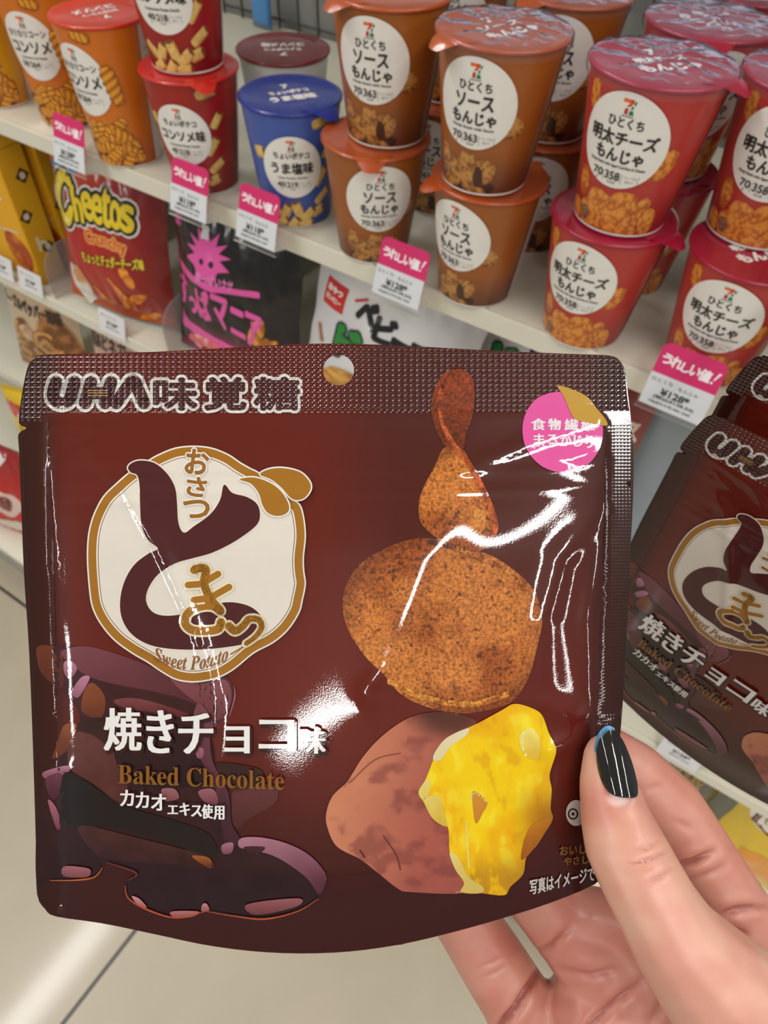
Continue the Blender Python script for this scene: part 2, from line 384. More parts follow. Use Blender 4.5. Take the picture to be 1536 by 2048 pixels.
def seven(cx, cy, w):
    """the small store emblem: a broad two-colour seven over a small green word"""
    k = w / 10; P = lambda *q: [(cx + a * k, cy + b * k) for a, b in q]
    f = lambda q, c: fill(np.array(q), w / 5, c)
    return [f(P((-5, 6), (3, 6), (3, 3), (-5, 3)), (228, 108, 40)), f(P((3, 6), (2.6, 3), (.4, 0), (-2.2, 0), (.2, 3), (.6, 6)), (214, 60, 40)),
            f(P((-2.4, -1.2), (-.2, -1.2), (-.4, -6), (-3, -6), (-3, -3)), (196, 34, 40)), f(P((3.4, 5), (5, 5), (4.4, 2), (3.2, 2)), (0, 128, 82)),
            f(P((1.8, 1), (3.4, 1.2), (3.2, -1.4), (1.4, -1.4)), (0, 128, 82)), f(P((1.0, -2.4), (3.6, -2.4), (4.2, -6), (.4, -6)), (0, 128, 82)), f(P((-4.6, -7), (4.6, -7), (4.6, -7.7), (-4.6, -7.7)), (40, 60, 50))]
BK = (34, 30, 28)
def label_pieces(lines, en, g_, kcal, zc, s=1.0, lh=.061, lw=.057):
    p = [fill(ellipse(0, zc, lw / 2, lh / 2, 56, 0, .0, 0, .10), .002, lambda x, y: np.tile((238, 236, 230), (len(x), 1)))]
    z = zc + lh * .36; p += seven(0, z, .0072 * s)
    a, b = lines[0], lines[1:]
    def ln(t, zb, h, w, bold): p.append(text(t, (-w / 2, zb, w / 2, zb + h), BK, bold, 6, .2))
    ln(a, zc + .0085 * s, .0058 * s, .0058 * s * len(a) * .86, .00022)
    if len(b) == 2:
        ln(b[0], zc - .0025 * s, .0088 * s, min(.0088 * s * len(b[0]) * .92, lw * .78), .00038); ln(b[1], zc - .0122 * s, .0080 * s, .0080 * s * len(b[1]) * .92, .00038); q = zc - .0158 * s
    else:
        ln(b[0], zc - .0055 * s, .0102 * s, min(.0102 * s * len(b[0]) * .9, lw * .8), .00042); q = zc - .0105 * s
    ln(en, q, .0022 * s, min(.036 * s, .0014 * len(en)), .00008)
    p.append(text(g_, (-.0145 * s, q - .0072 * s, -.0075 * s, q - .0025 * s), BK, .00018, 5, .3)); p.append(text('g', (-.0118 * s, q - .0098 * s, -.0106 * s, q - .0080 * s), BK, 0, 5, None))
    p.append(text(kcal, (-.0055 * s, q - .0075 * s, .0040 * s, q - .0025 * s), BK, .00018, 5, .3)); p.append(text('kcal', (-.003 * s, q - .0100 * s, .0018 * s, q - .0081 * s), BK, 0, 5, None))
    p.append(text('1カップ70g', (.0068 * s, q - .0050 * s, .0145 * s, q - .0035 * s), BK, 0, 5, None)); p.append(text('当たり', (.008 * s, q - .0078 * s, .013 * s, q - .0060 * s), BK, 0, 5, None))
    for xx in (-.0065, .0055, .0158): p.append(ribbon([(xx * s, q - .0092 * s), (xx * s - .0004, q - .006 * s), (xx * s, q - .0026 * s)], .00012, BK))
    return p
RL = .047
def make_cup(kind, label):
    D = dict(
        mentai=(.1007, .0325, .0452, (182, 54, 48), (146, 32, 38), (164, 18, 54)), sauce=(.1007, .0325, .0452, (158, 88, 30), (96, 50, 32), (172, 74, 26)),
        consome=(.109, .0330, .0452, (160, 24, 20), (120, 10, 14), (196, 32, 26)), salt=(.109, .0330, .0452, (62, 90, 170), (34, 56, 136), (26, 44, 140)),
        corn=(.1336, .0333, .0452, (214, 116, 22), (172, 76, 14), (212, 54, 18)), fries=(.1336, .0333, .0452, (226, 166, 26), (206, 130, 16), (226, 160, 30)),
        back=(.109, .0330, .0452, (206, 204, 198), (196, 194, 190), (118, 24, 34)))[kind]
    h, r0, R0, c0, c1, cl = D; S = cone_surf(h, r0, R0); rm = (r0 + R0) / 2; half = math.pi * rm
    t = thing('snack_cup', label, 'snack cup', group='snack cups on the shelf')
    hs = h - .004
    # body: printed cone with a rolled white foot
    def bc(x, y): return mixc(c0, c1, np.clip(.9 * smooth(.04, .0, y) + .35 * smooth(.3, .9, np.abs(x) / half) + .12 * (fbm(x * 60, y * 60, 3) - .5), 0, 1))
    gx = np.linspace(-half, half, 97); gz = np.linspace(.0015, h - .0005, 14); X, Z = np.meshgrid(gx, gz); P = np.stack([X.ravel(), Z.ravel()], 1)
    T = []
    for i in range(13):
        for j in range(96): a = i * 97 + j; T += [(a, a + 1, a + 98), (a, a + 98, a + 97)]
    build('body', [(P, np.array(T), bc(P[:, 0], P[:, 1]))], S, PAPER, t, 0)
    mesh('foot', *lathe([(r0 - .003, .003), (r0 - .003, 0), (r0, 0), (r0 + .0004, .0018), (r0 - .001, .002)]), PAPER, t, (225, 222, 214))
    # lid with rolled lip and pull tab
    LV, LF = lathe([(.0004, h + .0004), (.02, h + .0004), (RL - .004, h + .0004), (RL - .0015, h + .0012), (RL, h + .0003), (RL, h - .0012), (RL - .0012, h - .0022), (R0, h - .0012)])
    lid = mesh('lid', LV, LF, LIDM, t, cl)
    ta = {'salt': .75, 'sauce': -.55, 'mentai': 1.5, 'consome': .66}.get(kind, 2.6)
    q = []
    for (w, d, z) in ((.017, -.010, .0009), (.014, 0, .0007), (.010, .008, -.002), (.005, .0125, -.005)):
        for sx in (-1, -.5, 0, .5, 1): q.append((sx * w, -(RL - .004 + d + .004 - abs(sx) * w * .3), h + .0006 + z * (1 if d > 0 else .3)))
    tf = [(i * 5 + j, i * 5 + j + 1, i * 5 + j + 6, i * 5 + j + 5) for i in range(3) for j in range(4)]
    ca, sa = math.cos(ta), math.sin(ta); q = [(x * ca - y * sa, x * sa + y * ca, z) for x, y, z in q]
    mesh('pull_tab', q, tf, LIDM, t, cl)
    if kind == 'back':
        p = [fill(np.array([(-.03, .03), (.03, .03), (.03, .09), (-.03, .09)]), .004, (196, 196, 192)), fill(np.array([(.008, .05), (.03, .05), (.03, .085), (.008, .085)]), .004, (150, 176, 196))]
        p += [text('ちょいポテコ コンソメ味', (-.022, .088, .016, .0925), (70, 70, 70), 0, 5, .3)] + [text('名称スナック菓子 原材料名', (-.027, .08 - .006 * k, .004, .083 - .006 * k), (110, 110, 108), 0, 5, .3) for k in range(5)]
        build('nutrition_panel', p, S, PAPER, t); lt = ['コンソメ味', 'ちょいポテコ']; up = 1
    else:
        sp_ = []; rg = np.random.default_rng(5)
        if kind == 'mentai':
            b, d = (228, 150, 62), (168, 78, 24)
            for k, (x, z, rx, ry, ro) in enumerate([(-.026, .086, .005, .010, 0), (-.025, .030, .0055, .0105, 0), (-.008, .024, .010, .007, .1), (.024, .018, .006, .014, -.3), (.012, .022, .0105, .012, .2), (-.002, .014, .009, .007, 0), (-.017, .011, .0085, .0105, .2), (.012, .012, .010, .010, 0), (.002, .006, .0105, .009, 0), (.019, .004, .009, .0052, .1), (-.008, .003, .009, .004, 0), (.029, .054, .0085, .0115, -.5), (-.032, .008, .008, .009, 0), (.034, .012, .007, .012, .1)]):
                sp_.append(nugget(x, z, rx, ry, ro, k + 1, b, d))
            sp_.append(fill(ellipse(-.019, .010, .0045, .0055, 24, .3, .2, 4), .0012, lambda x, y: mixc((150, 110, 84), (86, 62, 52), smooth(.4, .65, fbm(x * 600, y * 600, 2)))))
            L_ = label_pieces(['ひとくち', '明太チーズ', 'もんじゃ'], 'Monja Snack with Aged Cod Roe & Cheese', '70', '358', .0655, 1.07); lt = ['もんじゃ', '明太チーズ']; zc = .0635
        elif kind == 'sauce':
            b, d = (196, 140, 70), (112, 62, 24)
            sp_.append(fill(ellipse(-.004, .006, .026, .009, 40, 0, .15, 2), .002, (58, 26, 22)))
            for k, (x, z, rx, ry, ro) in enumerate([(-.003, .024, .008, .008, 0), (-.026, .022, .006, .012, 0), (-.014, .014, .0085, .0105, .3), (.012, .018, .0095, .0105, -.2), (.0, .013, .0078, .0105, 0), (.007, .0035, .009, .0035, 0), (.029, .052, .0088, .0084, 0), (-.022, .005, .007, .006, 0)]):
                sp_.append(nugget(x, z, rx, ry, ro, k + 21, b, d, wob=.3))
            sp_.append(fill(ellipse(.008, .0145, .0042, .008, 24, .1, .2, 9), .0012, (70, 36, 20)))
            L_ = label_pieces(['ひとくち', 'ソース', 'もんじゃ'], 'Monja Snack with Sauce', '70', '363', .0655, 1.07); lt = ['もんじゃ', 'ソース']; zc = .0635
        elif kind in ('consome', 'salt'):
            for k, (x, z, l, w, ro) in enumerate([(.028, .050, .020, .0085, .9), (.031, .030, .020, .0085, .6), (.027, .100, .018, .009, .2), (-.030, .072, .012, .011, .2), (.026, .016, .015, .010, .3), (-.022, .018, .018, .009, -.6), (-.010, .017, .019, .0095, 1.1), (.003, .020, .018, .010, 1.9), (.014, .014, .018, .010, .7), (-.016, .006, .018, .009, .5), (-.002, .005, .017, .010, .9), (.012, .004, .016, .009, .1), (.034, .074, .016, .008, 1.0)]):
                sp_ += stick(x, z, l, w, ro, k + 3)
            L_ = label_pieces(['ちょいポテコ', 'コンソメ味' if kind == 'consome' else 'うま塩味'], 'Consomme Potato Snacks' if kind == 'consome' else 'Salty Potato Snacks', '40', '218' if kind == 'consome' else '219', .062, 1.02, .058, .054)
            lt = ['コンソメ味' if kind == 'consome' else 'うま塩味', 'ちょいポテコ']; zc = .062
        else:
            sp_.append(fill(ellipse(0, .014, .046, .024, 50, 0, .15, 2), .002, (120, 58, 12)))
            for k in range(22):
                x = -.040 + rg.uniform(0, .080); z = .042 - .0018 * k + rg.uniform(-.002, .002)
                sp_ += spiral(x, z, rg.uniform(.020, .028), rg.uniform(.009, .0115), rg.uniform(-.7, .6) + (1.2 if k % 4 == 0 else 0), k)
            sp_ += spiral(.030, .083, .036, .012, 1.75, 3) + spiral(.012, .126, .016, .008, -.25, 5)
            if kind == 'fries': sp_ += [spiral(.0 + .011 * k, .112 + .006 * (k % 2), .026, .009, 1.2 + .2 * k, k)[0] for k in range(-2, 3)]
            L_ = label_pieces(['カリカリコーン', 'コンソメ'], 'Consomme Corn Snacks', '50', '264', .086, 1.1, .066, .056); lt = ['コンソメ', 'カリカリコーン']; zc = .086
        sp_ = [q for q in sp_]
        for q in sp_: q[0][:, 1] = np.clip(q[0][:, 1], .0022, h - .004)
        build('printed_snacks', sp_, S, PAPER, t, .0001, .00002)
        if kind != 'fries': build('oval_label', L_, S, PAPER, t, .0009, .00003)
        build('nutrition_panel', [fill(np.array([(half * .52, .003), (half * .995, .003), (half * .995, h - .003), (half * .52, h - .003)]), .004, (212, 210, 204))] + [text('名称スナック菓子 原材料名', (half * .56, h * .8 - .007 * k, half * .93, h * .8 + .003 - .007 * k), (90, 90, 88), 0, 5, .2) for k in range(6)], S, PAPER, t, .0006)
        up = 0
    lp = [text(lt[0], (-.021, -.014, .021, -.0035), (244, 240, 236), .0008, 6, .4), text(lt[1], (-.018, .001, .018, .0085), (244, 240, 236), .0005, 6, .4), text('7', (-.003, .013, .003, .021), (244, 240, 236), .0008, 6, None)]
    ang = {'salt': .35, 'sauce': 1.1, 'back': math.pi + .1, 'corn': -1.9, 'consome': -1.9}.get(kind, .9)
    c_, s_ = math.cos(ang), math.sin(ang)
    build('lid_lettering', lp, lambda P, off: np.stack([P[:, 0] * c_ - P[:, 1] * s_, P[:, 0] * s_ + P[:, 1] * c_, np.full(len(P), h + .0006 + off)], 1), LIDM, t)
    t['h'] = h
    return t
def turn_lid(root, deg):
    for c in root.children:
        if c.name.split('.')[0] in ('pull_tab', 'lid_lettering'): c.rotation_euler = (0, 0, R_(deg))
    return root
def film_over(root):
    """crinkled clear shrink film stretched over a lid"""
    h = root['h']; n = 72; V = []; Fs = []
    prof = [(.0005, .0035), (.008, .0034), (.016, .0032), (.024, .0030), (.032, .0027), (.040, .0022), (RL - .001, .0018), (RL + .0008, .0006), (RL + .0010, -.003), (RL + .0002, -.006)]
    for i, (r, z) in enumerate(prof):
        for k in range(n):
            th = 2 * math.pi * k / n; w = .0005 * math.sin(th * 9 + i) + .0005 * (vnoise(np.array([3 + math.cos(th) * r * 160]), np.array([5 + math.sin(th) * r * 160]), 3)[0] - .5) * 3
            V.append(((r) * math.sin(th), -(r) * math.cos(th), h + z + (w if i < 7 else 0)))
    for i in range(len(prof) - 1):
        for k in range(n): Fs.append((i * n + k, i * n + (k + 1) % n, (i + 1) * n + (k + 1) % n, (i + 1) * n + k))
    return mesh('shrink_film', V, Fs, WRAP, root)
def side_seam(root):
    """folded edge of the clear film down the side of a stack of two"""
    h = root['h']; V = []; th = 2.0
    for z, r in ((h * .98, .0475), (h * .7, .0452), (.0, .0405), (-.002, .0395)):
        for d in (0, .0035): V.append(((r + d * .4) * math.sin(th + d * 9), -(r + d * .4) * math.cos(th + d * 9), z))
    return mesh('film_seam', V, [(0, 1, 3, 2), (2, 3, 5, 4), (4, 5, 7, 6)], WRAP, root)
G = 'snack cups on the shelf'
z1 = ZS + .0005
# red-pink cups
HM = .1007 + .0016
c14 = make_cup('mentai', 'lower red cheese snack cup standing beside the brown cups, its lid tab pointing right'); c14.location = (-.1312, .5256, z1); c14.rotation_euler = (0, 0, R_(-4))
dup(c14, (-.0285, .5400, z1), R_(-2), 'red cheese snack cup standing directly behind the rightmost pink price tag')
dup(c14, (-.128, .622, z1), R_(12), 'red cheese snack cup hidden at the bottom of the second row'); dup(c14, (-.03, .655, z1), R_(30), 'red snack cup low in the second row beside the metal post')
c13 = dup(c14, (-.1275, .5239, z1 + HM), R_(-2), 'red cheese snack cup with crinkled film on its magenta lid, topmost beside the brown cups'); film_over(c13); side_seam(c13)
c16 = dup(c13, (-.0400, .566, z1 + HM), R_(-2), 'upper red cheese snack cup cut by the photo edge, above the rightmost price tag')
c15 = dup(c13, (-.128, .628, z1 + HM), R_(35), 'red snack cup with bluish glare on its film, behind the topmost red cup')
dup(c13, (-.03, .664, z1 + HM), R_(20), 'red snack cup behind the upper cup that the photo edge cuts'); dup(c13, (-.12, .730, z1 + HM), R_(0), 'red snack cup farthest back, its pinkish lid at the top of the photo')
# brown cups
c11 = make_cup('sauce', 'brown snack cup at the bottom of the stack beside the red cups'); c11.location = (-.2348, .5238, z1); c11.rotation_euler = (0, 0, R_(-7))
c9 = dup(c11, (-.3480, .5280, z1), R_(40), 'brown snack cup behind the price tag, its lid tab pointing forward'); c12b = dup(c11, (-.236, .632, z1), R_(20), 'brown snack cup low behind the front brown stack')
dup(c11, (-.345, .640, z1), R_(10), 'brown snack cup low in the second row behind the cup with the forward lid tab')
dup(c11, (-.3430, .5370, z1 + HM), R_(13), 'upper brown snack cup standing on the cup with the forward lid tab'); dup(c11, (-.345, .648, z1 + HM), R_(25), 'brown snack cup behind the upper brown cup, in its shadow')
c10 = dup(c11, (-.2375, .5165, z1 + HM), R_(6), 'upper brown snack cup with glossy film over its lid, beside the topmost red cup'); film_over(c10); side_seam(c10)
c12 = dup(c10, (-.236, .630, z1 + HM), R_(15), 'brown snack cup with whitish glare on its lid, behind the filmed brown cup')
turn_lid(c9, 30 - 40 + 31); turn_lid(c14, 0); turn_lid(c15, -100)
# potato cups
HB = .109 + .0016
c5 = make_cup('consome', 'red potato stick cup at the bottom of the stack behind the second price tag'); c5.location = (-.563, .530, z1); c5.rotation_euler = (0, 0, R_(22))
dup(c5, (-.567, .534, z1 + HB), R_(24), 'upper red potato stick cup standing on another red cup')
c7 = make_cup('salt', 'blue salted potato stick cup with shiny navy lid'); c7.location = (-.446, .5361, z1); c7.rotation_euler = (0, 0, R_(36))
c6 = make_cup('back', 'pale backside of a potato cup with maroon lid behind the blue cup'); p6 = at_z(566, 97, z1 + .109); c6.location = (p6[0], p6[1], z1); c6.rotation_euler = (0, 0, R_(35))
c3 = make_cup('corn', 'tall orange corn spiral cup with red lid, in front of its twin'); c3.location = (-.6712, .5261, z1); c3.rotation_euler = (0, 0, R_(4))
dup(c3, (-.795, .552, z1), R_(22), 'orange corn spiral cup half hidden behind the one with the visible red lid')
c1 = make_cup('fries', 'yellow-orange snack cup cut off by the edge of the photo, beside the corn cups'); c1.location = (-.905, .54, z1); c1.rotation_euler = (0, 0, R_(20))
# pack hanging far behind the maroon lid
hb = mesh('blue_pouch', *[(v, f) for v, f in [([(-.03, 0, 0), (.03, 0, 0), (.03, 0, .1), (-.03, 0, .1), (-.02, -.012, .02), (.02, -.012, .02), (.02, -.012, .08), (-.02, -.012, .08)], [(0, 1, 5, 4), (1, 2, 6, 5), (2, 3, 7, 6), (3, 0, 4, 7), (4, 5, 6, 7), (3, 2, 1, 0)])]][0], BAGF, None, (70, 140, 205))
pb = at_y(522, 8, .93); hb.scale = (.6, .6, .6); hb.location = (pb[0], .93, pb[2] - .03); tag(hb, 'small light-blue pouch in front of the wire grid behind the maroon lid', 'pouch')

# ------------------------------------------------------------------ price tags
def price_tag(label, price, taxed, x, z, wave=True):
    t = thing('price_tag', label, 'price tag', (x, .4725, z), 0, 'price tags with pink cards')
    t.rotation_euler = (R_(-17), 0, R_(-1))
    w = .0495
    FS = lambda y: (lambda P, off: np.stack([P[:, 0], np.full(len(P), y - off), P[:, 1]], 1))
    r = .006; q = [(-w / 2, .012), (w / 2, .012)] + [(w / 2 - r + r * math.cos(a), .053 - r + r * math.sin(a)) for a in np.linspace(0, math.pi / 2, 6)] + [(-w / 2 + r - r * math.sin(a), .053 - r + r * math.cos(a)) for a in np.linspace(0, math.pi / 2, 6)]
    pk = (212, 44, 108)
    V = [(a, .0006, b) for a, b in q] + [(a, 0, b) for a, b in q]; n = len(q)
    mesh('pink_card', V, [tuple(range(n)), tuple(range(2 * n - 1, n - 1, -1))] + [(i, (i + 1) % n, n + (i + 1) % n, n + i) for i in range(n)], MATTE, t, pk, False)
    L_ = [text(c, (a, b, a + s_, b + s_ * 1.05), (252, 238, 244), .00042, 6, .5, rot=-.05) for c, a, b, s_ in (('う', -.0215, .0372, .0070), ('れ', -.0142, .0366, .0078), ('し', -.0060, .0362, .0062), ('い', .0006, .0362, .0070), ('値', .0078, .0352, .0084))] + [fill(np.array([(.0195, .0385), (.0225, .0450), (.0205, .0450), (.0183, .0385)]), .004, (252, 238, 244)), fill(ellipse(.0181, .0363, .0010, .0010, 12), .004, (252, 238, 244))]
    build('card_lettering', L_, FS(0), MATTE, t)
    cw = .024
    box('white_card', (-w / 2, -.0012, .0025), (w / 2, -.0006, .0285), MATTE, t, 0, col=(232, 234, 236))
    g = (120, 120, 122)
    L2 = [text('ひとくち', (-.0225, .0225, -.006, .0255), g, .0001, 5, None), text('もんじゃ', (-.001, .0215, .014, .0245), g, .0001, 5, None), text('¥' + price + '*', (-.012, .0135, .010, .0190), BK, .00035, 6, None), text('(税込¥' + taxed + ')', (-.016, .0095, .016, .0128), (60, 60, 62), .00015, 5, None), text('100gあたり円 4901 2345', (-.018, .0056, .015, .0078), (70, 70, 72), .0001, 5, None)]
    build('price_lettering', L2, FS(-.0012), MATTE, t)
    V, Fs = [], []
    for y_ in (-.0022,): V += [(-w / 2 - .002, y_, -.002), (w / 2 + .002, y_, -.002), (w / 2 + .002, y_, .030), (-w / 2 - .002, y_, .030)]
    V += [(-w / 2 - .002, .0012, -.002), (w / 2 + .002, .0012, -.002)]; Fs = [(0, 1, 2, 3), (4, 5, 1, 0)]
    mesh('clear_holder', V, Fs, HOLD, t, smooth_=False)
    box('clip', (-w / 2, .0008, .002), (w / 2, .018, .008), HOLD, t, .001)
    return t
for x, lb, pr_, tx in ((-.715, 'pink and white price tag under the tall orange corn cup', '138', '149.04'), (-.540, 'pink and white price tag in front of the lower red potato cup', '118', '127.44'), (-.452, 'pink and white price tag under the blue salted potato cup', '118', '127.44'), (-.2895, 'pink and white price tag between the two lower brown cups', '128', '138.24'), (-.0345, 'pink and white price tag hanging below the lower red cup nearest the metal post', '128', '138.24')):
    price_tag(lb, pr_, tx, x + .002, ZS - .0095)
def shelf_tag(label, x, z):
    t = thing('shelf_tag', label, 'price tag', (x, .4955, z), 0, 'small white shelf tags'); t.rotation_euler = (R_(-14), 0, 0)
    box('white_card', (-.026, -.002, 0), (.026, -.001, .034), MATTE, t, .0003, col=(226, 226, 228))
    FS = lambda P, off: np.stack([P[:, 0], -.002 - off + 0 * P[:, 0], P[:, 1]], 1)
    build('tag_lettering', [text('ポテト チップス', (-.021, .024, .010, .028), (130, 130, 132), .0001, 5, None), text('¥158*', (-.010, .014, .012, .020), (70, 70, 72), .0003, 5, None), text('(税込¥170.64)', (-.012, .008, .014, .0115), (110, 110, 112), .0001, 5, None)], FS, MATTE, t)
    box('clip', (-.026, -.001, .012), (.026, .0025, .022), HOLD, t, .0005)
for x, z, lb in ((-.936, Z2 - .003, 'small white shelf tag under the yellow cartons'), (-.766, Z2 - .006, 'small white shelf tag under the red corn puff bag'), (-1.00, Z2 + .0, 'small white shelf tag cut by the photo edge, near the yellow cartons')): shelf_tag(lb, x, z)
shelf_tag('small white tag on the narrow shelf edge beneath the standing brown pouches', .150, Z3 - .004)

# ------------------------------------------------------------------ snack bags and cartons on the lower shelves
def pillow(name, label, cat, w, h, t, art, base, loc, tilt=0, rotz=0, roll=0, group=None, crimp=.012, wr=.0016, seed=1, back=(200, 200, 200)):
    """pillow bag: art(x,z)->colour for the printed film, extra print pieces are returned by base(S)"""
    r = thing(name, label, cat, loc, 0, group); r.rotation_mode = 'ZXY'; r.rotation_euler = (R_(tilt), R_(roll), R_(rotz))
    def hh(x, z):
        u = np.clip(np.abs(2 * x / w), 0, 1); v = np.clip((z - crimp) / (h - 2 * crimp), 0, 1)
        p = t / 2 * (1 - u ** 3.2) * np.clip(np.sin(np.pi * v), 0, 1) ** .45
        k = (fbm(x / w * 5 + seed, z / h * 4 + seed, seed, 3) - .5) * wr * 8 * smooth(0, .25, v) * smooth(1, .75, v) * (1 - u ** 6) + wr * .8 * np.sin(x / w * 60 + 3 * np.sin(z * 30)) * smooth(.25, .02, np.minimum(v, 1 - v)) * smooth(0, .03, np.minimum(v, 1 - v))
        return p + np.maximum(k, -p * .5)
    nw = lambda z: 1 - .065 * np.sin(np.pi * np.clip(z / h, 0, 1)) ** .8 + .006 * np.sin(z * 120 + seed)
    S = lambda P, off: np.stack([P[:, 0] * nw(P[:, 1]), -(hh(P[:, 0], P[:, 1]) + .0003 + off), P[:, 1] + .004 * np.cos(P[:, 0] / w * 5) * (2 * P[:, 1] / h - 1)], 1)
    q = np.array([(-w / 2, 0), (w / 2, 0), (w / 2, h), (-w / 2, h)]) 
    build('printed_front', [fill(q, .004, art)], S, BAGF, r, 0)
    SB = lambda P, off: np.stack([P[:, 0] * nw(P[:, 1]), hh(P[:, 0], P[:, 1]) * .9 + .0003, P[:, 1] + .004 * np.cos(P[:, 0] / w * 5) * (2 * P[:, 1] / h - 1)], 1)
    build('back_film', [fill(q, .008, back)], SB, BAGF, r, 0)
    c = [fill(np.array([(-w / 2, z), (w / 2, z), (w / 2, z + .0009), (-w / 2, z + .0009)]), .004, tuple(np.clip(np.array(art(np.array([0.]), np.array([z]))[0]) * .8 + 20, 0, 255))) for z in [.0015 + .002 * k for k in range(5)] + [h - .0025 - .002 * k for k in range(5)]]
    build('crimped_seal', c, S, BAGF, r, .0001, 0)
    for nm, pcs in base.items(): build(nm, pcs, S, BAGF, r, .0005, .00005)
    return r
def nug2(cx, cy, rx, ry, rot, seed, b, d): return nugget(cx, cy, rx, ry, rot, seed, b, d, .002, .25)
# red corn puff bag
def art_red(x, z):
    c = mixc((176, 30, 24), (130, 14, 16), smooth(-.02, .09, x)); c = mixc(c, (214, 96, 40), smooth(.165, .20, z - .25 * x)); return mixc(c, (206, 112, 40), smooth(.05, .0, z + .12 * x) * .6)
def cheese_logo():
    YL, OU, WH = (238, 208, 40), (22, 18, 18), (232, 226, 220)
    bx = [('h', -.044, .126, .014, .042), ('e', -.027, .132, .016, .033), ('e', -.010, .132, .016, .033), ('t', .007, .132, .012, .043), ('o', .020, .133, .016, .032), ('s', .037, .133, .015, .031)]
    C = spline([(-.046, .170), (-.056, .177), (-.068, .170), (-.077, .150), (-.076, .128), (-.066, .120), (-.056, .128), (-.049, .140)], 6, False); w = np.interp(np.linspace(0, 1, len(C)), [0, .3, .75, 1], [.0035, .0085, .0075, .003])
    o = []
    for rad, col_ in ((.0085, WH), (.0058, OU), (.0016, YL)):
        o += [text(c, (x, z, x + ww, z + hh_), col_, rad, 14, .12) for c, x, z, ww, hh_ in bx] + [ribbon(C, w + rad - .0012, col_)]
    o.append(ribbon(C[8:-10], w[8:-10] * .5, (248, 236, 130)))
    return o
red_print = cheese_logo()
sub = [text('Crunchy', (-.030, .100, .038, .120), (240, 170, 90), .0026, 8, .3, bend=-2), text('Crunchy', (-.030, .100, .038, .120), (206, 84, 20), .0006, 6, .3, bend=-2), text('ちょっとチェダーチーズ味', (-.040, .079, .062, .094), (40, 26, 10), .0016, 8, .3, .12), text('ちょっとチェダーチーズ味', (-.040, .079, .062, .094), (236, 206, 50), .0005, 6, .3, .12)]
puffs = []
def puff(x, z, l, w, ro, k): return [fill(ellipse(x, z, l / 2, w / 2, 30, ro, .25, k), .002, lambda a, b: mixc((240, 160, 50), (196, 88, 16), smooth(.35, .65, fbm(a * 180, b * 180, k)) * .8 + .3 * smooth(0, w, z - b)))]
for k, (x, z, l, w, ro) in enumerate([(.035, .066, .030, .017, 2.1), (.020, .032, .062, .011, 2.2), (.042, .036, .034, .014, .5), (.018, .022, .026, .010, .9), (.047, .005, .040, .009, .3), (-.018, .020, .05, .009, 2.4), (.06, -.0 + .012, .02, .008, .2)]): puffs += puff(x, z + .004, l, w, ro, k + 1)
puffs += [fill(ellipse(-.062, .03, .022, .030, 30, .3, .3, 4), .003, lambda a, b: mixc((226, 224, 220), (214, 130, 60), smooth(.4, .6, fbm(a * 60, b * 60, 2)))), fill(np.array([(-.085, .19), (-.03, .19), (-.045, .177), (-.08, .176)]), .003, (60, 120, 190))]
rb = pillow('snack_bag', 'red corn puff bag with big yellow lettering', 'snack bag', .18, .218, .05, art_red, {'lettering_logo': red_print, 'flavour_lettering': sub, 'printed_puffs': puffs}, (-.772, .528, Z2 + .012), -10, 10, 0, 'snack bags on the second shelf', seed=3)
# black and pink sour snack bag
PK = (232, 90, 170)
def art_black(x, z):
    n = fbm(x * 30 + 9, z * 30, 4); a = mixc((12, 10, 13), (34, 26, 31), smooth(.45, .7, n)); return mixc(a, (226, 70, 130), smooth(.075, .02, z + 0 * x) * smooth(.09, .06, np.abs(x)) * .75)
spike = [fill(np.array([(-.03 + .020 * math.cos(t) * (1.0 if k % 2 else 1.9), .150 + .017 * math.sin(t) * (1 if k % 2 else 1.9)) for k, t in enumerate(np.linspace(-.3, math.pi + .3, 17))] + [(-.048, .135), (-.042, .122), (-.018, .122), (-.012, .135)]), .003, PK)]
spike += [fill(ellipse(-.037, .142, .0038, .0038, 12), .002, (30, 20, 28)), fill(ellipse(-.022, .142, .0038, .0038, 12), .002, (30, 20, 28))]
frame = [fill(np.array([(-.094, .158), (-.086, .128), (-.02, .118), (.05, .130), (.05, .122), (-.02, .110), (-.080, .116), (-.09, .128)]), .003, PK), fill(np.array([(-.094, .034), (.03, .030), (.06, .016), (.03, .040), (-.07, .050), (-.09, .060)]), .003, PK)]
blk = [text(c, (x, z, x + (.013 if c == 'っ' else .022), z + (.022 if c == 'っ' else .034 if c == 'ニ' else .043)), PK, .0017, 8, .3, -.1) for c, x, z in (('す', -.091, .070), ('っ', -.0655, .068), ('ぱ', -.049, .066), ('マ', -.021, .064), ('ニ', .006, .064), ('ア', .031, .056))] + [text('酸っぱいナゲ', (-.045, .118, .012, .130), (232, 130, 190), .0005, 6, .3, .05)] + [text('旨', (-.04, .168, -.028, .182), (226, 226, 230), .0008, 6, .3)] + [text('すっぱさ♪', (-.094, .17 , -.08, .19), PK, .0006, 6, .3, 0)]
nugp = [fill(ellipse(.045 + .012 * k, .075 - .02 * k, .010, .020, 26, -.5, .3, k), .002, lambda a, b: mixc((226, 160, 50), (168, 96, 20), smooth(.4, .65, fbm(a * 160, b * 160, 5)))) for k in range(2)]
nugp += [fill(ellipse(-.05, .022, .030, .014, 30, .2, .25, 7), .003, lambda a, b: mixc((236, 96, 110), (250, 200, 190), smooth(.4, .7, fbm(a * 90, b * 90, 6)))), fill(ellipse(.012, .01, .030, .010, 30, .1, .3, 3), .003, (236, 150, 60)), text('スッパ', (-.062, .006, -.02, .016), (30, 20, 26), .001, 6, .3)]
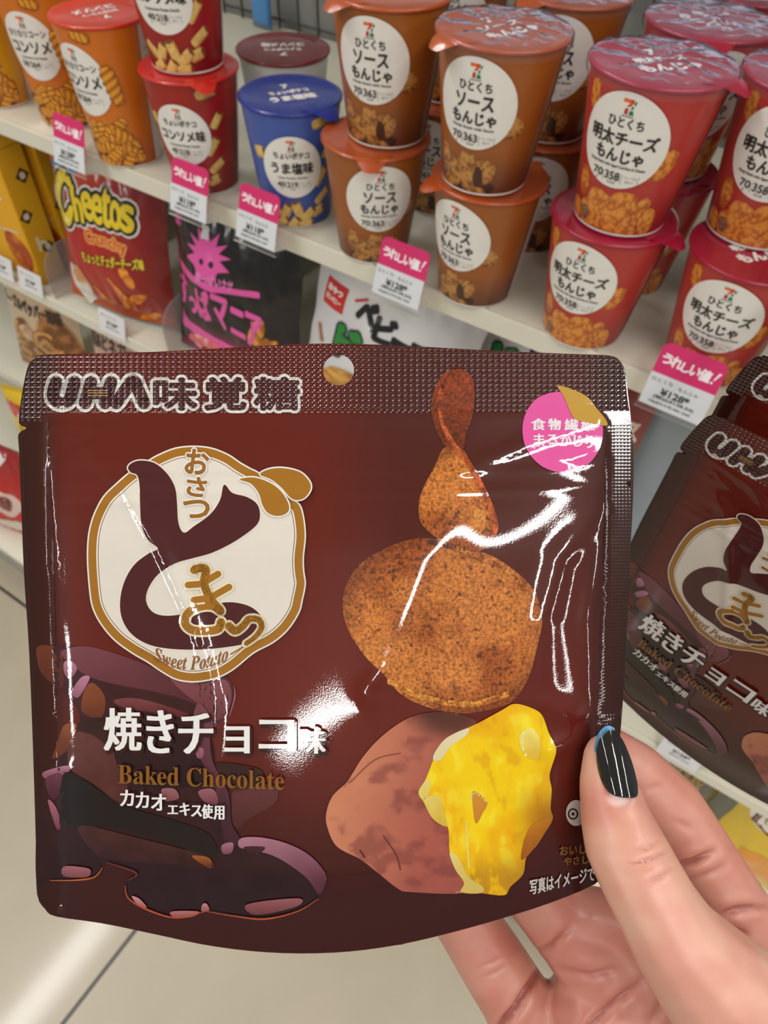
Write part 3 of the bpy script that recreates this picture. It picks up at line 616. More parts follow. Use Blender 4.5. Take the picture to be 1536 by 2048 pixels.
kb = pillow('snack_bag', 'black and pink snack bag with jagged pink lettering', 'snack bag', .196, .212, .05, art_black, {'printed_emblem': spike, 'jagged_frame': frame, 'lettering': blk, 'printed_snack': nugp}, (-.560, .530, Z2 + .010), -10, 4, 0, 'snack bags on the second shelf', seed=5)
# white noodle snack bags
def art_white(x, z): return mixc((226, 226, 228), (206, 206, 212), smooth(.02, .12, np.abs(x)))
RD = (206, 34, 34)
wl = [fill(np.array([(-.086, .162), (-.056, .158), (-.058, .128), (-.088, .130)]), .004, RD), text('おやつ', (-.083, .147, -.062, .154), (250, 240, 238), .0006, 6, .3, -.1), text('カンパニー', (-.084, .137, -.062, .143), (250, 240, 238), .0004, 6, .3, -.1)]
wl += [text(c, (x, z, x + .024, z + (.006 if c == 'ー' else .026)), (22, 22, 24), .0022, 8, .3) for c, x, z in (('ベ', -.040, .128), ('ビ', -.014, .120), ('ー', .010, .124), ('ス', .032, .110), ('タ', .056, .103))]
bigc = [(('ド'), (34, 140, 60)), (('デ'), (224, 96, 30)), (('カ'), (30, 90, 170)), (('イ'), (210, 40, 50))]
for k, (c, cc) in enumerate(bigc):
    bx = (-.058 + .036 * k, .082 - .006 * k, -.028 + .036 * k, .116 - .006 * k); wl += [text(c, bx, (20, 20, 20), .0055, 10, .3), text(c, bx, cc, .003, 10, .3)]
wl += [text('!', (.082, .06, .088, .09), RD, .002, 8, .3), ribbon([(-.045, .150), (-.032, .156)], .0015, RD), fill(ellipse(-.02, .045, .05, .022, 40, -.1, .15, 3), .003, lambda a, b: mixc((226, 180, 90), (176, 110, 40), smooth(.3, .7, fbm(a * 40, b * 220, 6))))]
wl += [ribbon([(-.088 + .006 * k, .10 - .03 * k), (-.080 + .006 * k, .085 - .03 * k)], .003, (170, 116, 60)) for k in range(3)]
for q in wl: q[0][:, 1] += .017
wb_ = pillow('snack_bag', 'white noodle snack bag with green and orange lettering, in front', 'snack bag', .205, .222, .05, art_white, {'lettering': wl}, (-.352, .528, Z2 + .014), -9, 6, 7, 'snack bags on the second shelf', seed=8, back=(190, 190, 196))
w2 = dup(wb_, (-.300, .668, Z2 + .012), None, 'white noodle snack bag standing behind the one with green lettering'); w2.rotation_euler = (R_(-6), R_(3), R_(8))
w3 = dup(wb_, (-.185, .612, Z2 + .008), None, 'white snack bag behind the held pouch, its red corner badge below the cup shelf'); w3.rotation_euler = (R_(-9), 0, R_(4))
def art_pink(x, z): return mixc((168, 78, 70), (140, 60, 58), smooth(.0, .1, z))
pkb = pillow('snack_bag', 'brownish-pink snack bag just below the rightmost price tag', 'snack bag', .09, .21, .04, art_pink, {'lettering': [text('チップス', (-.04, .15, .04, .175), (236, 210, 190), .001, 6, .3)]}, (-.092, .53, Z2 + .004), -6, 0, 0, 'snack bags on the second shelf', seed=9)
# cream pretzel bags on the third shelf
def art_cream(x, z):
    n = fbm(x * 70, z * 70, 8); return mixc((206, 182, 150), mixc((176, 116, 60), (120, 70, 34), smooth(.4, .62, n)), smooth(.105, .08, z - .06 * np.sin(x * 40)))
pz = []
for k, (x, z, r) in enumerate([(-.03, .09, .026), (.02, .085, .024), (.045, .055, .022), (-.01, .05, .026), (-.05, .045, .022), (.02, .02, .02), (-.035, .012, .018)]):
    pz += [ribbon([(x + r * math.cos(t), z + .8 * r * math.sin(t)) for t in np.linspace(0, 2 * math.pi, 22)], .006, (122, 70, 28)), ribbon([(x + r * math.cos(t), z + .0012 + .8 * r * math.sin(t)) for t in np.linspace(0, 2 * math.pi, 22)], .0038, (212, 154, 84)), ribbon([(x - r * .6, z - .2 * r), (x, z + .3 * r), (x + r * .6, z - .2 * r)], .0035, (200, 140, 72))]
cr = [text('プレッツェル', (-.050, .168, .030, .182), (90, 62, 40), .0007, 6, .3, -.05), text('チーズ&ペッパー風味', (-.068, .132, .060, .158), (60, 40, 28), .0012, 8, .3, -.1), fill(np.array([(.04, .205), (.07, .202), (.07, .180), (.04, .182)]), .004, (186, 92, 80)), fill(np.array([(-.02, .19), (-.008, .19), (-.008, .208), (-.02, .208)]), .004, (170, 178, 180))]
cb = pillow('snack_bag', 'cream pretzel bag on the narrow shelf under the yellow cartons', 'snack bag', .165, .225, .05, art_cream, {'printed_pretzels': pz, 'lettering': cr}, (-1.055, .545, Z3 + .010), -8, 10, 0, 'snack bags on the third shelf', seed=11)
def art_brown(x, z): return mixc((150, 120, 88), (110, 78, 50), smooth(.12, .05, z))
bb = pillow('snack_bag', 'dark tan snack bag in shadow beside the cream pretzel bag', 'snack bag', .12, .235, .045, art_brown, {'lettering': [text('風味', (-.02, .14, .02, .165), (60, 44, 34), .001, 6, .3)]}, (-.940, .60, Z3 + .002), -6, 6, 0, 'snack bags on the third shelf', seed=12)
def art_rose(x, z): return mixc((196, 160, 146), (150, 100, 84), smooth(.14, .06, z))
ab = pillow('snack_bag', 'dusty pink snack bag below the red corn puff bag', 'snack bag', .15, .238, .05, art_rose, {'lettering': [text('プレッツェル', (-.04, .182, .04, .196), (90, 66, 60), .0007, 6, .3), text('塩&ビネガー味', (-.062, .145, .062, .172), (66, 48, 44), .0012, 8, .3)]}, (-.852, .545, Z3 + .004), -8, 6, 0, 'snack bags on the third shelf', seed=13)
# packs near the floor
def art_yel(x, z): return mixc((240, 212, 30), (228, 190, 20), smooth(.0, .1, z))
yl = [fill(np.array([(-.075, .215), (.03, .205), (.03, .170), (-.075, .18)]), .004, (206, 36, 30)), text('The', (-.03, .19, .0, .203), (250, 236, 220), .001, 6, .3), text('CURRY', (-.05, .173, .015, .188), (250, 236, 220), .0012, 6, .3), text('Tokachi', (-.05, .145, .02, .16), (196, 140, 20), .0008, 6, .3), text('辛口味', (-.06, .085, .03, .13), (210, 90, 20), .003, 8, .3), fill(ellipse(.0, .04, .05, .03, 30, 0, .3, 2), .004, (210, 120, 30))]
yb = pillow('snack_bag', 'yellow curry snack pack with red band, low behind the bright red pack', 'snack bag', .16, .245, .045, art_yel, {'lettering': yl}, (-1.085, .475, Z4 + .004), -6, 12, 0, 'packs on the base deck', seed=14)
def art_r2(x, z): return mixc((198, 30, 30), (150, 20, 24), smooth(.1, .25, z))
r2 = [ribbon(spline([(-.06, .22), (-.03, .19), (-.01, .225), (.02, .19), (.05, .22)], 5, False), .009, (230, 228, 226)), fill(ellipse(.03, .11, .032, .036, 30, .2, .2, 3), .003, (226, 196, 186)), fill(ellipse(.03, .11, .018, .022, 30, .2, .3, 5), .003, (120, 40, 40)), text('うまい', (-.07, .15, .0, .185), (236, 232, 228), .003, 8, .3), fill(np.array([(-.08, .02), (.08, .02), (.08, .06), (-.08, .055)]), .005, (214, 206, 190))]
rd = pillow('snack_bag', 'bright red and white pack standing nearest the floor', 'snack bag', .17, .24, .05, art_r2, {'lettering': r2}, (-1.075, .345, Z4 + .004), -6, 14, 0, 'packs on the base deck', seed=15)
yr = [fill(ellipse(-.052, .16, .02, .02, 30), .003, (240, 234, 220)), fill(np.array([(-.064, .174), (.05, .178), (.05, .146), (-.064, .142)]), .004, (90, 14, 26)), text('ぽてっち', (-.055, .148, .045, .172), (244, 236, 220), .002, 8, .3), fill(ellipse(0, .07, .05, .035, 30, 0, .2, 4), .003, (232, 150, 40))]
yy = pillow('snack_bag', 'yellow pack with dark red lettering beside the index finger knuckle', 'snack bag', .17, .232, .05, art_yel, {'lettering': yr}, (.345, .535, Z4 + .002), -6, -6, 0, 'packs on the base deck', seed=16)
def art_dark(x, z): return mixc((50, 46, 42), (24, 20, 20), smooth(.35, .65, fbm(x * 25, z * 25, 2)))
for k, (x, y, lb) in enumerate(((.165, .54, 'dark glossy snack bag under the narrow shelf behind the index finger'), (-.005, .58, 'dark glossy snack bag mostly hidden by the held brown pouch'))):
    pillow('snack_bag', lb, 'snack bag', .15, .235, .05, art_dark, {'lettering': [text('黒胡椒', (-.05, .15, .05, .18), (150, 120, 60), .001, 6, .3)]}, (x, y, Z4 + .002), -6, -4 + 6 * k, 0, 'packs on the base deck', seed=17 + k)
# yellow cartons
YC = (232, 172, 28)
def carton(label, x, y, rz):
    t = thing('snack_carton', label, 'carton', (x, y, Z2 + .001), R_(rz), 'yellow cartons on the second shelf')
    w, d, h = .105, .042, .196
    box('carton_body', (-w / 2, 0, 0), (w / 2, d, h), MATTE, t, .0012, col=YC)
    V = [(-w / 2, 0, h), (w / 2, 0, h), (w / 2, d, h), (-w / 2, d, h), (-w / 2 + .002, d * .62, h + .026), (w / 2 - .002, d * .62, h + .026), (w / 2 - .002, d * .7, h + .026), (-w / 2 + .002, d * .7, h + .026)]
    mesh('gable_top', V, [(0, 1, 5, 4), (2, 3, 7, 6), (1, 2, 6, 5), (3, 0, 4, 7), (4, 5, 6, 7)], MATTE, t, (238, 182, 40), False)
    tb = ellipse(0, h + .030, .040, .022, 30); V = [(a, d * .64, b) for a, b in tb] + [(a, d * .68, b) for a, b in tb]; n = len(tb)
    mesh('hang_tab', V, [tuple(range(n))[::-1], tuple(range(n, 2 * n))] + [(i, (i + 1) % n, n + (i + 1) % n, n + i) for i in range(n)], MATTE, t, (240, 200, 120), False)
    build('tab_slot', [fill(ellipse(0, h + .040, .012, .004, 20), .004, (60, 44, 20))], lambda P, off: np.stack([P[:, 0], d * .64 - off + 0 * P[:, 0], P[:, 1]], 1), MATTE, t, .0003)
    fr = [text(c, (-.032 + .03 * (k % 2), .142 - .032 * k, -.004 + .03 * (k % 2), .168 - .032 * k), (244, 240, 226), .0022, 8, .3) for k, c in enumerate('ポテト')] + [fill(ellipse(.022, .045, .024, .030, 30, .3, .2, 3), .003, lambda a, b: mixc((206, 120, 40), (170, 70, 26), smooth(.4, .6, fbm(a * 80, b * 80, 3)))), ribbon([(-.04, .06), (.0, .075), (.04, .08)], .002, (230, 200, 150))]
    build('front_print', fr, lambda P, off: np.stack([P[:, 0], -off + 0 * P[:, 0], P[:, 1]], 1), MATTE, t, .0004)
    sd = []
    for k in range(3):
        z = .155 - .052 * k; c = .012 if k % 2 else .028
        sd += [fill(np.array([(c, z - .011), (c + .011, z), (c, z + .011), (c - .011, z)]), .004, (70, 40, 22)), fill(ellipse(c, z, .0045, .005, 16, 0, .2, k), .003, (236, 220, 196))]
    sd += [text('ト', (.014, .05, .028, .07), (240, 226, 190), .0015, 8, .3)]
    build('side_print', sd, lambda P, off: np.stack([np.full(len(P), w / 2 + off), P[:, 0], P[:, 1]], 1), MATTE, t, .0004)
    return t
ca = carton('front yellow snack carton with hang tab, at the photo edge', -.985, .515, 0)
dup(ca, (-.975, .565, Z2 + .001), R_(2), 'second yellow carton behind the front one, brown diamonds on its side'); dup(ca, (-.968, .615, Z2 + .001), R_(1), 'yellow carton farthest back, behind the two front cartons')
# acrylic dividers
def divider(label, x, y0=.502):
    q = [(0, 0), (.30, 0), (.30, .06), (.06, .075)] + [(.035 - .035 * math.sin(a), .075 - .035 + .035 * math.cos(a)) for a in np.linspace(0, math.pi / 2, 8)]
    V = [(-.001, a, b) for a, b in q] + [(.001, a, b) for a, b in q]; n = len(q)
    o = mesh('shelf_divider', V, [tuple(range(n)), tuple(range(2 * n - 1, n - 1, -1))] + [(i, n + i, n + (i + 1) % n, (i + 1) % n) for i in range(n)], ACRYL, None, None, False); o.location = (x, y0, Z2 + .0005)
    V2 = [(-.006, .0, 0), (.012, 0, 0), (.012, .30, 0), (-.006, .30, 0)]; tag(o, label, 'shelf divider', 'shelf dividers')
divider('clear shelf divider between the yellow cartons and the red bag', -.892); divider('clear shelf divider between the red bag and the black bag', -.662); divider('clear shelf divider between the black bag and the white bag', -.448)

# ------------------------------------------------------------------ standing pouches (sheet coordinates x right, y down; 1 unit = PX metres)
D0 = .167; PX = D0 / F; PCX, PCY = 660., 1300.
def dist_path(X, Y, path):
    P = np.array(path, float); best = np.full(X.shape, 1e9); par = np.zeros(X.shape); n = len(P) - 1
    for i in range(n):
        a, b = P[i], P[i + 1]; d = b - a; t = np.clip(((X - a[0]) * d[0] + (Y - a[1]) * d[1]) / (d @ d), 0, 1)
        q = np.hypot(X - a[0] - t * d[0], Y - a[1] - t * d[1]); m = q < best; best = np.where(m, q, best); par = np.where(m, (i + t) / n, par)
    return best, par
FOLDS = [  # path, height mm, width
    ([(925, 890), (895, 985), (845, 1140), (795, 1290), (745, 1420)], .8, 42), ([(185, 925), (250, 975), (325, 1105), (395, 1260), (428, 1400), (425, 1520)], .85, 11),
    ([(88, 828), (160, 836), (240, 846), (300, 884)], .30, 7), ([(95, 940), (300, 944), (640, 938), (900, 944), (1190, 938)], .22, 5), ([(95, 984), (300, 982), (640, 990), (900, 985), (1190, 975)], .22, 5),
    ([(1186, 1040), (1120, 1120), (1092, 1240), (1105, 1390)], .9, 20), ([(1192, 1110), (1172, 1240), (1186, 1390), (1170, 1500)], .7, 13), ([(1040, 1440), (1095, 1500), (1180, 1470)], .8, 14), ([(1230, 1430), (1150, 1440), (1080, 1400)], .6, 16),
    ([(880, 965), (960, 925), (1060, 885), (1190, 850)], .4, 12), ([(112, 880), (106, 1000), (112, 1150), (118, 1300)], .16, 5), ([(95, 870), (150, 862), (190, 876), (150, 886), (100, 880)], .3, 5),
    ([(110, 1010), (200, 1006), (330, 1000), (380, 985)], .3, 6), ([(70, 1533), (130, 1535), (190, 1540)], .22, 6), ([(1100, 910), (1150, 915), (1190, 905)], .3, 8),
    ([(860, 1820), (900, 1760), (925, 1700)], .35, 12), ([(760, 1340), (730, 1380), (745, 1430)], .5, 12)]
def edge_l(y): return np.interp(y, [740, 870, 1000, 1300, 1500, 1800], [45, 37, 42, 58, 66, 74])
def edge_r(y): return np.interp(y, [740, 900, 1000, 1300, 1500, 1700], [1252, 1268, 1266, 1252, 1238, 1210])
def edge_b(x): return np.interp(x, [80, 200, 400, 600, 800, 1000, 1200], [1820, 1845, 1888, 1907, 1890, 1838, 1765])
BULGE = [5.0, .3, 1]
def pouch_h(X, Y):
    l = edge_l(Y); r = edge_r(Y)
    u = np.clip((X - l - 52) / (r - l - 104), 0, 1); g = smooth(835, 1120, Y); bt = smooth(0, 160, edge_b(X) - Y)
    h = BULGE[0] * (4 * u * (1 - u)) ** .55 * g * (BULGE[1] + (1 - BULGE[1]) * bt)
    h = h + .25 * smooth(48, 58, X - l) * smooth(48, 58, r - X) * smooth(815, 835, Y)
    inn = smooth(0, 24, X - l) * smooth(0, 24, r - X) * smooth(820, 850, Y) * smooth(0, 40, edge_b(X) - Y)
    for p, a, w in FOLDS:
        d, t = dist_path(X, Y, p); h = h + a * np.exp(-d * d / (2 * w * w)) * np.sin(np.pi * np.clip(.08 + .84 * t, 0, 1)) * inn
    h = h + .22 * (fbm(X / 240, Y / 300, 5, 2) - .5) * inn * g
    return np.maximum(h, 0) * .001 + .0002
def pouch_surf(P, off):
    X, Y = P[:, 0], P[:, 1]; h = pouch_h(X, Y) + off; k = 1 - h / D0 * BULGE[2]
    cx_ = (X - 768) * k + 768; cy_ = (Y - 1024) * k + 1024     # the swell brings the film nearer; keeps the print proportions of the flat sheet
    return np.stack([(cx_ - PCX) * PX, -h, (PCY - cy_) * PX], 1)
def pouch_back(P, off):
    X, Y = P[:, 0], P[:, 1]; g = smooth(835, 1300, Y); l = edge_l(Y); r = edge_r(Y); u = np.clip((X - l - 40) / (r - l - 80), 0, 1)
    return np.stack([(X - PCX) * PX, .0002 + .008 * (4 * u * (1 - u)) ** .8 * g * smooth(-10, 260, edge_b(X) - Y) + off, (PCY - Y) * PX], 1)
OUT = spline([(72, 716), (95, 709), (300, 704), (500, 693), (640, 687), (800, 691), (1000, 702), (1150, 708), (1218, 711), (1238, 720), (1250, 742), (1256, 790), (1262, 840), (1267, 900), (1266, 1000), (1258, 1150), (1252, 1300), (1246, 1400), (1238, 1500), (1230, 1600), (1222, 1690), (1212, 1738), (1190, 1768), (1100, 1806), (1000, 1838), (900, 1866), (800, 1889), (700, 1903), (600, 1907), (500, 1902), (400, 1888), (300, 1866), (200, 1846), (112, 1833), (90, 1818), (74, 1788), (72, 1700), (66, 1500), (58, 1300), (48, 1150), (42, 1000), (38, 900), (37, 868), (53, 856), (38, 846), (42, 800), (50, 755), (58, 728)], 3)
HOLE = ellipse(677, 740, 31, 31, 40)
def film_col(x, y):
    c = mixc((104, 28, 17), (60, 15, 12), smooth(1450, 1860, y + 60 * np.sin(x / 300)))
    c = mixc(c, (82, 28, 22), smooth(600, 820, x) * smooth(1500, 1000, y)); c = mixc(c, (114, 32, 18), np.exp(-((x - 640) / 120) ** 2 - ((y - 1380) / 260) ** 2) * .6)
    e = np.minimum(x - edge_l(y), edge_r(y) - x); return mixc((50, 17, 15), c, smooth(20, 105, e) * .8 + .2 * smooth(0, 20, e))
def pg(pts, ca, cb, n=5, dirn=(0, 1), sp=9, nz=.12, ns=40., seed=1, spl=True):
    L = spline(pts, n) if spl else np.array(pts, float); q = L @ np.array(dirn); a, b = q.min(), q.max()
    def c(x, y):
        t = np.clip((x * dirn[0] + y * dirn[1] - a) / (b - a) + nz * 2 * (fbm(x / ns, y / ns, seed) - .5), 0, 1); return mixc(ca, cb, t)
    return fill(L, sp, c)
Z1 = lambda q: [(30 + a / 2.438, 680 + b / 2.438) for a, b in q]; Z2_ = lambda q: [(40 + a / 2.327, 1200 + b / 2.327) for a, b in q]
Z3_ = lambda q: [(620 + a / 2.293, 680 + b / 2.293) for a, b in q]; Z4_ = lambda q: [(640 + a / 2.363, 1380 + b / 2.363) for a, b in q]; Z7_ = lambda q: [(640 + a / 2.363, 1050 + b / 2.363) for a, b in q]
WHT = (248, 244, 236); CRM = (238, 230, 218); GLD = (172, 116, 34); CHO = (80, 30, 34)
def ytext(s, b, col_, bold=0, n=8, **k): return text(s, b, col_, bold, n, .09, ydown=True, **k)
# maker lettering
brand = []
pU = [(112, 764), (106, 788), (111, 801), (124, 806), (137, 801), (143, 788), (149, 764)]; pH = [[(182, 764), (170, 806)], [(222, 764), (210, 806)], [(176, 786), (216, 786)]]; pA = [(232, 806), (262, 764), (270, 764), (288, 806)]
for rad, cc in ((19, WHT), (12.5, CHO)): brand += [ribbon(spline(pU, 4, False), rad, cc)] + [ribbon(p, rad, cc) for p in pH] + [ribbon(pA, rad, cc)]
brand += [ribbon([(176, 781 + 5 * k), (215, 781 + 5 * k)], .9, (200, 160, 90)) for k in range(3)]
for c, b in (('味', (309, 758, 392, 818)), ('覚', (411, 756, 490, 818)), ('糖', (510, 756, 597, 818))): brand += [ytext(c, b, WHT, 9, 14)]
for c, b in (('味', (309, 758, 392, 818)), ('覚', (411, 756, 490, 818)), ('糖', (510, 756, 597, 818))): brand += [ytext(c, b, CHO, 3.2, 10)]
# round emblem
EM = spline([(299, 918), (317, 908), (350, 895), (387, 891), (424, 895), (457, 908), (481, 924), (502, 936), (522, 947), (576, 992), (600, 1008), (609, 1037), (612, 1074), (608, 1115), (609, 1143), (612, 1168), (606, 1200), (599, 1226), (577, 1260), (547, 1286), (508, 1307), (470, 1338), (440, 1355), (410, 1363), (380, 1365), (349, 1359), (319, 1342), (294, 1325), (263, 1307), (229, 1282), (203, 1252), (186, 1221), (179, 1190), (174, 1131), (174, 1090), (178, 1057), (188, 1025), (206, 992), (231, 967), (260, 942), (284, 928)], 4)
TO = spline([(256, 936), (262, 927), (280, 921), (309, 926), (334, 947), (350, 975), (354, 1008), (356, 1041), (362, 1060), (371, 1065), (387, 1053), (420, 1029), (440, 1000), (446, 973), (452, 971), (465, 986), (494, 994), (514, 1008), (520, 1029), (514, 1049), (489, 1070), (457, 1090), (420, 1107), (383, 1117), (350, 1127), (317, 1148), (297, 1176), (292, 1201), (303, 1222), (325, 1231), (360, 1229), (400, 1216), (440, 1206), (470, 1205), (500, 1213), (520, 1229), (530, 1250), (520, 1272), (495, 1286), (455, 1294), (400, 1299), (345, 1298), (300, 1290), (265, 1270), (245, 1240), (240, 1205), (248, 1165), (268, 1130), (297, 1107), (316, 1097), (296, 1080), (283, 1050), (280, 1008), (279, 970), (274, 950), (262, 945)], 4)
lf1 = spline(Z1([(1095, 680), (1160, 670), (1230, 690), (1290, 730), (1330, 790), (1335, 830), (1310, 852), (1270, 857), (1230, 840), (1205, 800), (1190, 750), (1150, 700)]), 5); lf2 = spline(Z1([(1195, 655), (1240, 630), (1310, 625), (1390, 645), (1435, 690), (1440, 730), (1410, 770), (1370, 780), (1340, 765), (1300, 720), (1250, 680)]), 5)
emb = []
for k, (q, cc) in enumerate(((EM, WHT), (inset(EM, 3), GLD), (inset(EM, 19), WHT), (inset(EM, 22), (150, 104, 50)), (inset(EM, 23.5), CRM))): emb += lay(k, fill(q, 7, cc))
emb += lay(5, fill(inset(TO, -2.6), 7, (250, 240, 222))) + lay(6, fill(TO, 7, CHO))
for k, L in enumerate((lf2, lf1)): emb += lay(6 + 2 * k, fill(inset(L, -3), 7, WHT)) + lay(7 + 2 * k, fill(L, 7, GLD))
for c, b in (('お', (372, 900, 416, 948)), ('さ', (374, 955, 412, 992)), ('つ', (366, 1000, 418, 1036))): emb += lay(7, ytext(c, b, WHT, 4.5, 10, rot=.12)) + lay(8, ytext(c, b, (160, 106, 40), 1.6, 8, rot=.12))
S1 = spline([(388, 1140), (400, 1136), (412, 1140), (408, 1166), (420, 1196), (441, 1222)], 5, False); S2 = [(376, 1170), (402, 1168), (436, 1148)]; S3 = [(388, 1200), (420, 1196), (458, 1174)]
S4 = spline([(441, 1222), (424, 1212), (398, 1214), (376, 1226), (370, 1246), (384, 1260), (412, 1262), (436, 1258), (442, 1244)], 5, False); S5 = spline([(458, 1252), (470, 1262), (486, 1252), (498, 1238), (518, 1240), (523, 1256), (510, 1274), (492, 1287)], 5, False)
for dr, cc, k in ((4, (250, 236, 200), 7), (0, GLD, 8.5)): emb += lay(k, ribbon(S1, 8 + dr, cc), ribbon(S2, 6.5 + dr, cc), ribbon(S3, 6.5 + dr, cc), ribbon(S4, 8 + dr, cc), ribbon(S5, np.linspace(8, 4.5, len(S5)) + dr, cc))
emb += lay(5, ytext('\U0001D47A\U0001D498\U0001D486\U0001D486\U0001D495 \U0001D477\U0001D490\U0001D495\U0001D482\U0001D495\U0001D490', (308, 1312, 456, 1340), (150, 96, 50), .3, 6, bend=-.0036), ribbon([(276, 1296), (304, 1310)], 1.6, GLD), ribbon([(462, 1308), (486, 1294)], 1.6, GLD))
# chocolate picture
cho = [pg(Z2_([(85, 215), (200, 215), (300, 215), (420, 240), (560, 290), (700, 350), (830, 385), (950, 350), (990, 400), (995, 460), (960, 540), (910, 580), (890, 640), (905, 740), (960, 830), (980, 940), (1000, 1050), (1030, 1105), (1130, 1105), (1250, 1135), (1350, 1190), (1420, 1270), (1425, 1330), (1380, 1400), (1280, 1450), (1130, 1480), (1000, 1470), (870, 1445), (800, 1475), (720, 1480), (620, 1450), (530, 1400), (490, 1340), (500, 1300), (540, 1270), (380, 1220), (385, 1260), (330, 1295), (230, 1305), (140, 1305), (80, 1330), (75, 1100), (100, 900), (120, 800), (200, 700), (240, 620), (280, 540), (200, 420), (100, 350)]), (66, 28, 28), (40, 14, 20), sp=8, nz=.3)]
def cp(q, a, b, **k): cho.append(pg(Z2_(q), a, b, **k))
cp([(85, 215), (180, 225), (200, 300), (195, 410), (110, 350), (80, 280)], (112, 54, 32), (90, 38, 26))
cp([(190, 240), (300, 215), (430, 245), (560, 290), (700, 350), (830, 385), (960, 360), (992, 430), (985, 480), (940, 560), (900, 570), (800, 480), (640, 430), (480, 400), (330, 360), (240, 300)], (124, 66, 78), (74, 30, 36), dirn=(.35, .94), nz=.1)
cp([(700, 360), (830, 390), (950, 370), (985, 440), (960, 530), (900, 560), (850, 500), (760, 430)], (136, 78, 84), (112, 52, 58))
cp([(440, 465), (560, 460), (760, 520), (775, 545), (640, 530), (480, 500)], (128, 66, 70), (92, 36, 40))
cp([(205, 290), (240, 285), (265, 320), (235, 365), (208, 345)], (196, 134, 160), (150, 90, 110)); cp([(285, 360), (325, 360), (290, 430), (265, 455), (240, 430)], (196, 134, 160), (150, 90, 112))
cp([(300, 420), (340, 385), (395, 450), (385, 540), (330, 545), (285, 510)], (140, 74, 40), (100, 46, 28), nz=.35)
cp([(200, 590), (250, 570), (265, 600), (220, 700), (150, 740), (170, 680)], (146, 80, 42), (104, 48, 28), nz=.35)
cp([(240, 640), (330, 600), (420, 640), (450, 760), (500, 850), (470, 950), (350, 860), (230, 780)], (104, 56, 54), (84, 40, 36), nz=.5, ns=22)
cp([(260, 600), (330, 550), (420, 560), (480, 640), (430, 690), (340, 630)], (46, 20, 18), (70, 36, 26), nz=.5, ns=16)
cp([(480, 520), (760, 560), (880, 640), (900, 760), (820, 860), (640, 880), (500, 830), (440, 700)], (52, 22, 26), (38, 14, 18), nz=.4)
cp([(110, 800), (220, 770), (225, 800), (150, 825), (115, 830)], (190, 130, 150), (130, 76, 92)); cp([(120, 830), (230, 800), (300, 860), (200, 900), (150, 930)], (112, 58, 78), (70, 28, 40))
cp([(130, 930), (165, 960), (190, 1040), (175, 1070), (150, 1010)], (170, 104, 122), (120, 60, 74))
cp([(230, 800), (470, 950), (700, 1020), (880, 1090), (900, 1200), (640, 1110), (420, 1060), (200, 1040), (190, 900)], (26, 18, 18), (34, 20, 18), nz=.4)
cp([(280, 1050), (560, 1110), (860, 1190), (890, 1250), (700, 1230), (420, 1210), (330, 1160)], (74, 38, 34), (52, 20, 22), nz=.5, ns=26)
cp([(800, 1190), (880, 1200), (890, 1250), (840, 1225)], (160, 88, 40), (100, 48, 24), nz=.5, ns=10); cp([(420, 640), (450, 645), (490, 690), (470, 690)], (176, 106, 50), (110, 56, 30), nz=.5, ns=10)
cp([(1010, 880), (1180, 860), (1190, 940), (1080, 1010), (1000, 1060), (985, 940)], (100, 50, 50), (78, 34, 36), nz=.3); cp([(915, 760), (1050, 770), (1130, 800), (1110, 860), (1000, 890), (940, 830)], (50, 24, 22), (80, 44, 32), nz=.5)
cp([(830, 480), (900, 570), (885, 650), (900, 760), (970, 900), (985, 1040), (1020, 1110), (960, 1160), (930, 1000), (900, 850), (830, 720), (800, 600)], (128, 74, 86), (60, 24, 36), dirn=(0, 1), nz=.15)
cp([(660, 880), (720, 880), (740, 920), (700, 935), (670, 930)], (160, 104, 110), (130, 70, 80)); cp([(830, 890), (900, 880), (920, 950), (860, 940)], (156, 98, 108), (120, 64, 76)); cp([(940, 1140), (990, 1130), (985, 1175), (945, 1180)], (170, 116, 134), (120, 66, 84)); cp([(815, 690), (850, 690), (852, 730), (825, 735)], (176, 116, 130), (140, 80, 92))
cp([(1030, 1108), (1130, 1106), (1250, 1136), (1350, 1190), (1420, 1270), (1422, 1320), (1390, 1370), (1330, 1290), (1200, 1200), (1090, 1165), (1020, 1150)], (176, 122, 140), (86, 38, 50), dirn=(.2, 1), nz=.1)
cp([(1040, 1150), (1140, 1150), (1100, 1185)], (70, 28, 36), (58, 22, 30))
cp([(1060, 1415), (1290, 1388), (1300, 1420), (1180, 1455), (1080, 1462)], (160, 96, 100), (120, 60, 64)); cp([(520, 1380), (555, 1390), (590, 1430), (555, 1425)], (214, 150, 150), (170, 96, 96)); cp([(705, 1450), (830, 1450), (800, 1475), (720, 1478)], (190, 120, 118), (150, 76, 74)); cp([(850, 1415), (870, 1415), (880, 1445), (845, 1448)], (200, 140, 140), (160, 90, 90))
cp([(205, 1240), (300, 1245), (330, 1260), (310, 1290), (205, 1285)], (168, 104, 112), (130, 70, 76))
cho += [ribbon(spline(Z2_(q), 5, False), np.interp(np.linspace(0, 1, 5 * (len(q) - 1) + 1), [0, .5, 1], [.6, 1.8, .6]), c) for q, c in (([(490, 1330), (505, 1390), (600, 1445), (730, 1480), (860, 1450)], (196, 84, 40)), ([(870, 1450), (1000, 1472), (1140, 1485), (1290, 1450), (1390, 1390)], (190, 84, 40)), ([(140, 1306), (260, 1304), (345, 1290), (385, 1245)], (196, 100, 46)), ([(995, 400), (1000, 450), (975, 540)], (170, 100, 110)), ([(500, 1305), (540, 1270), (400, 1222)], (120, 50, 36)))]
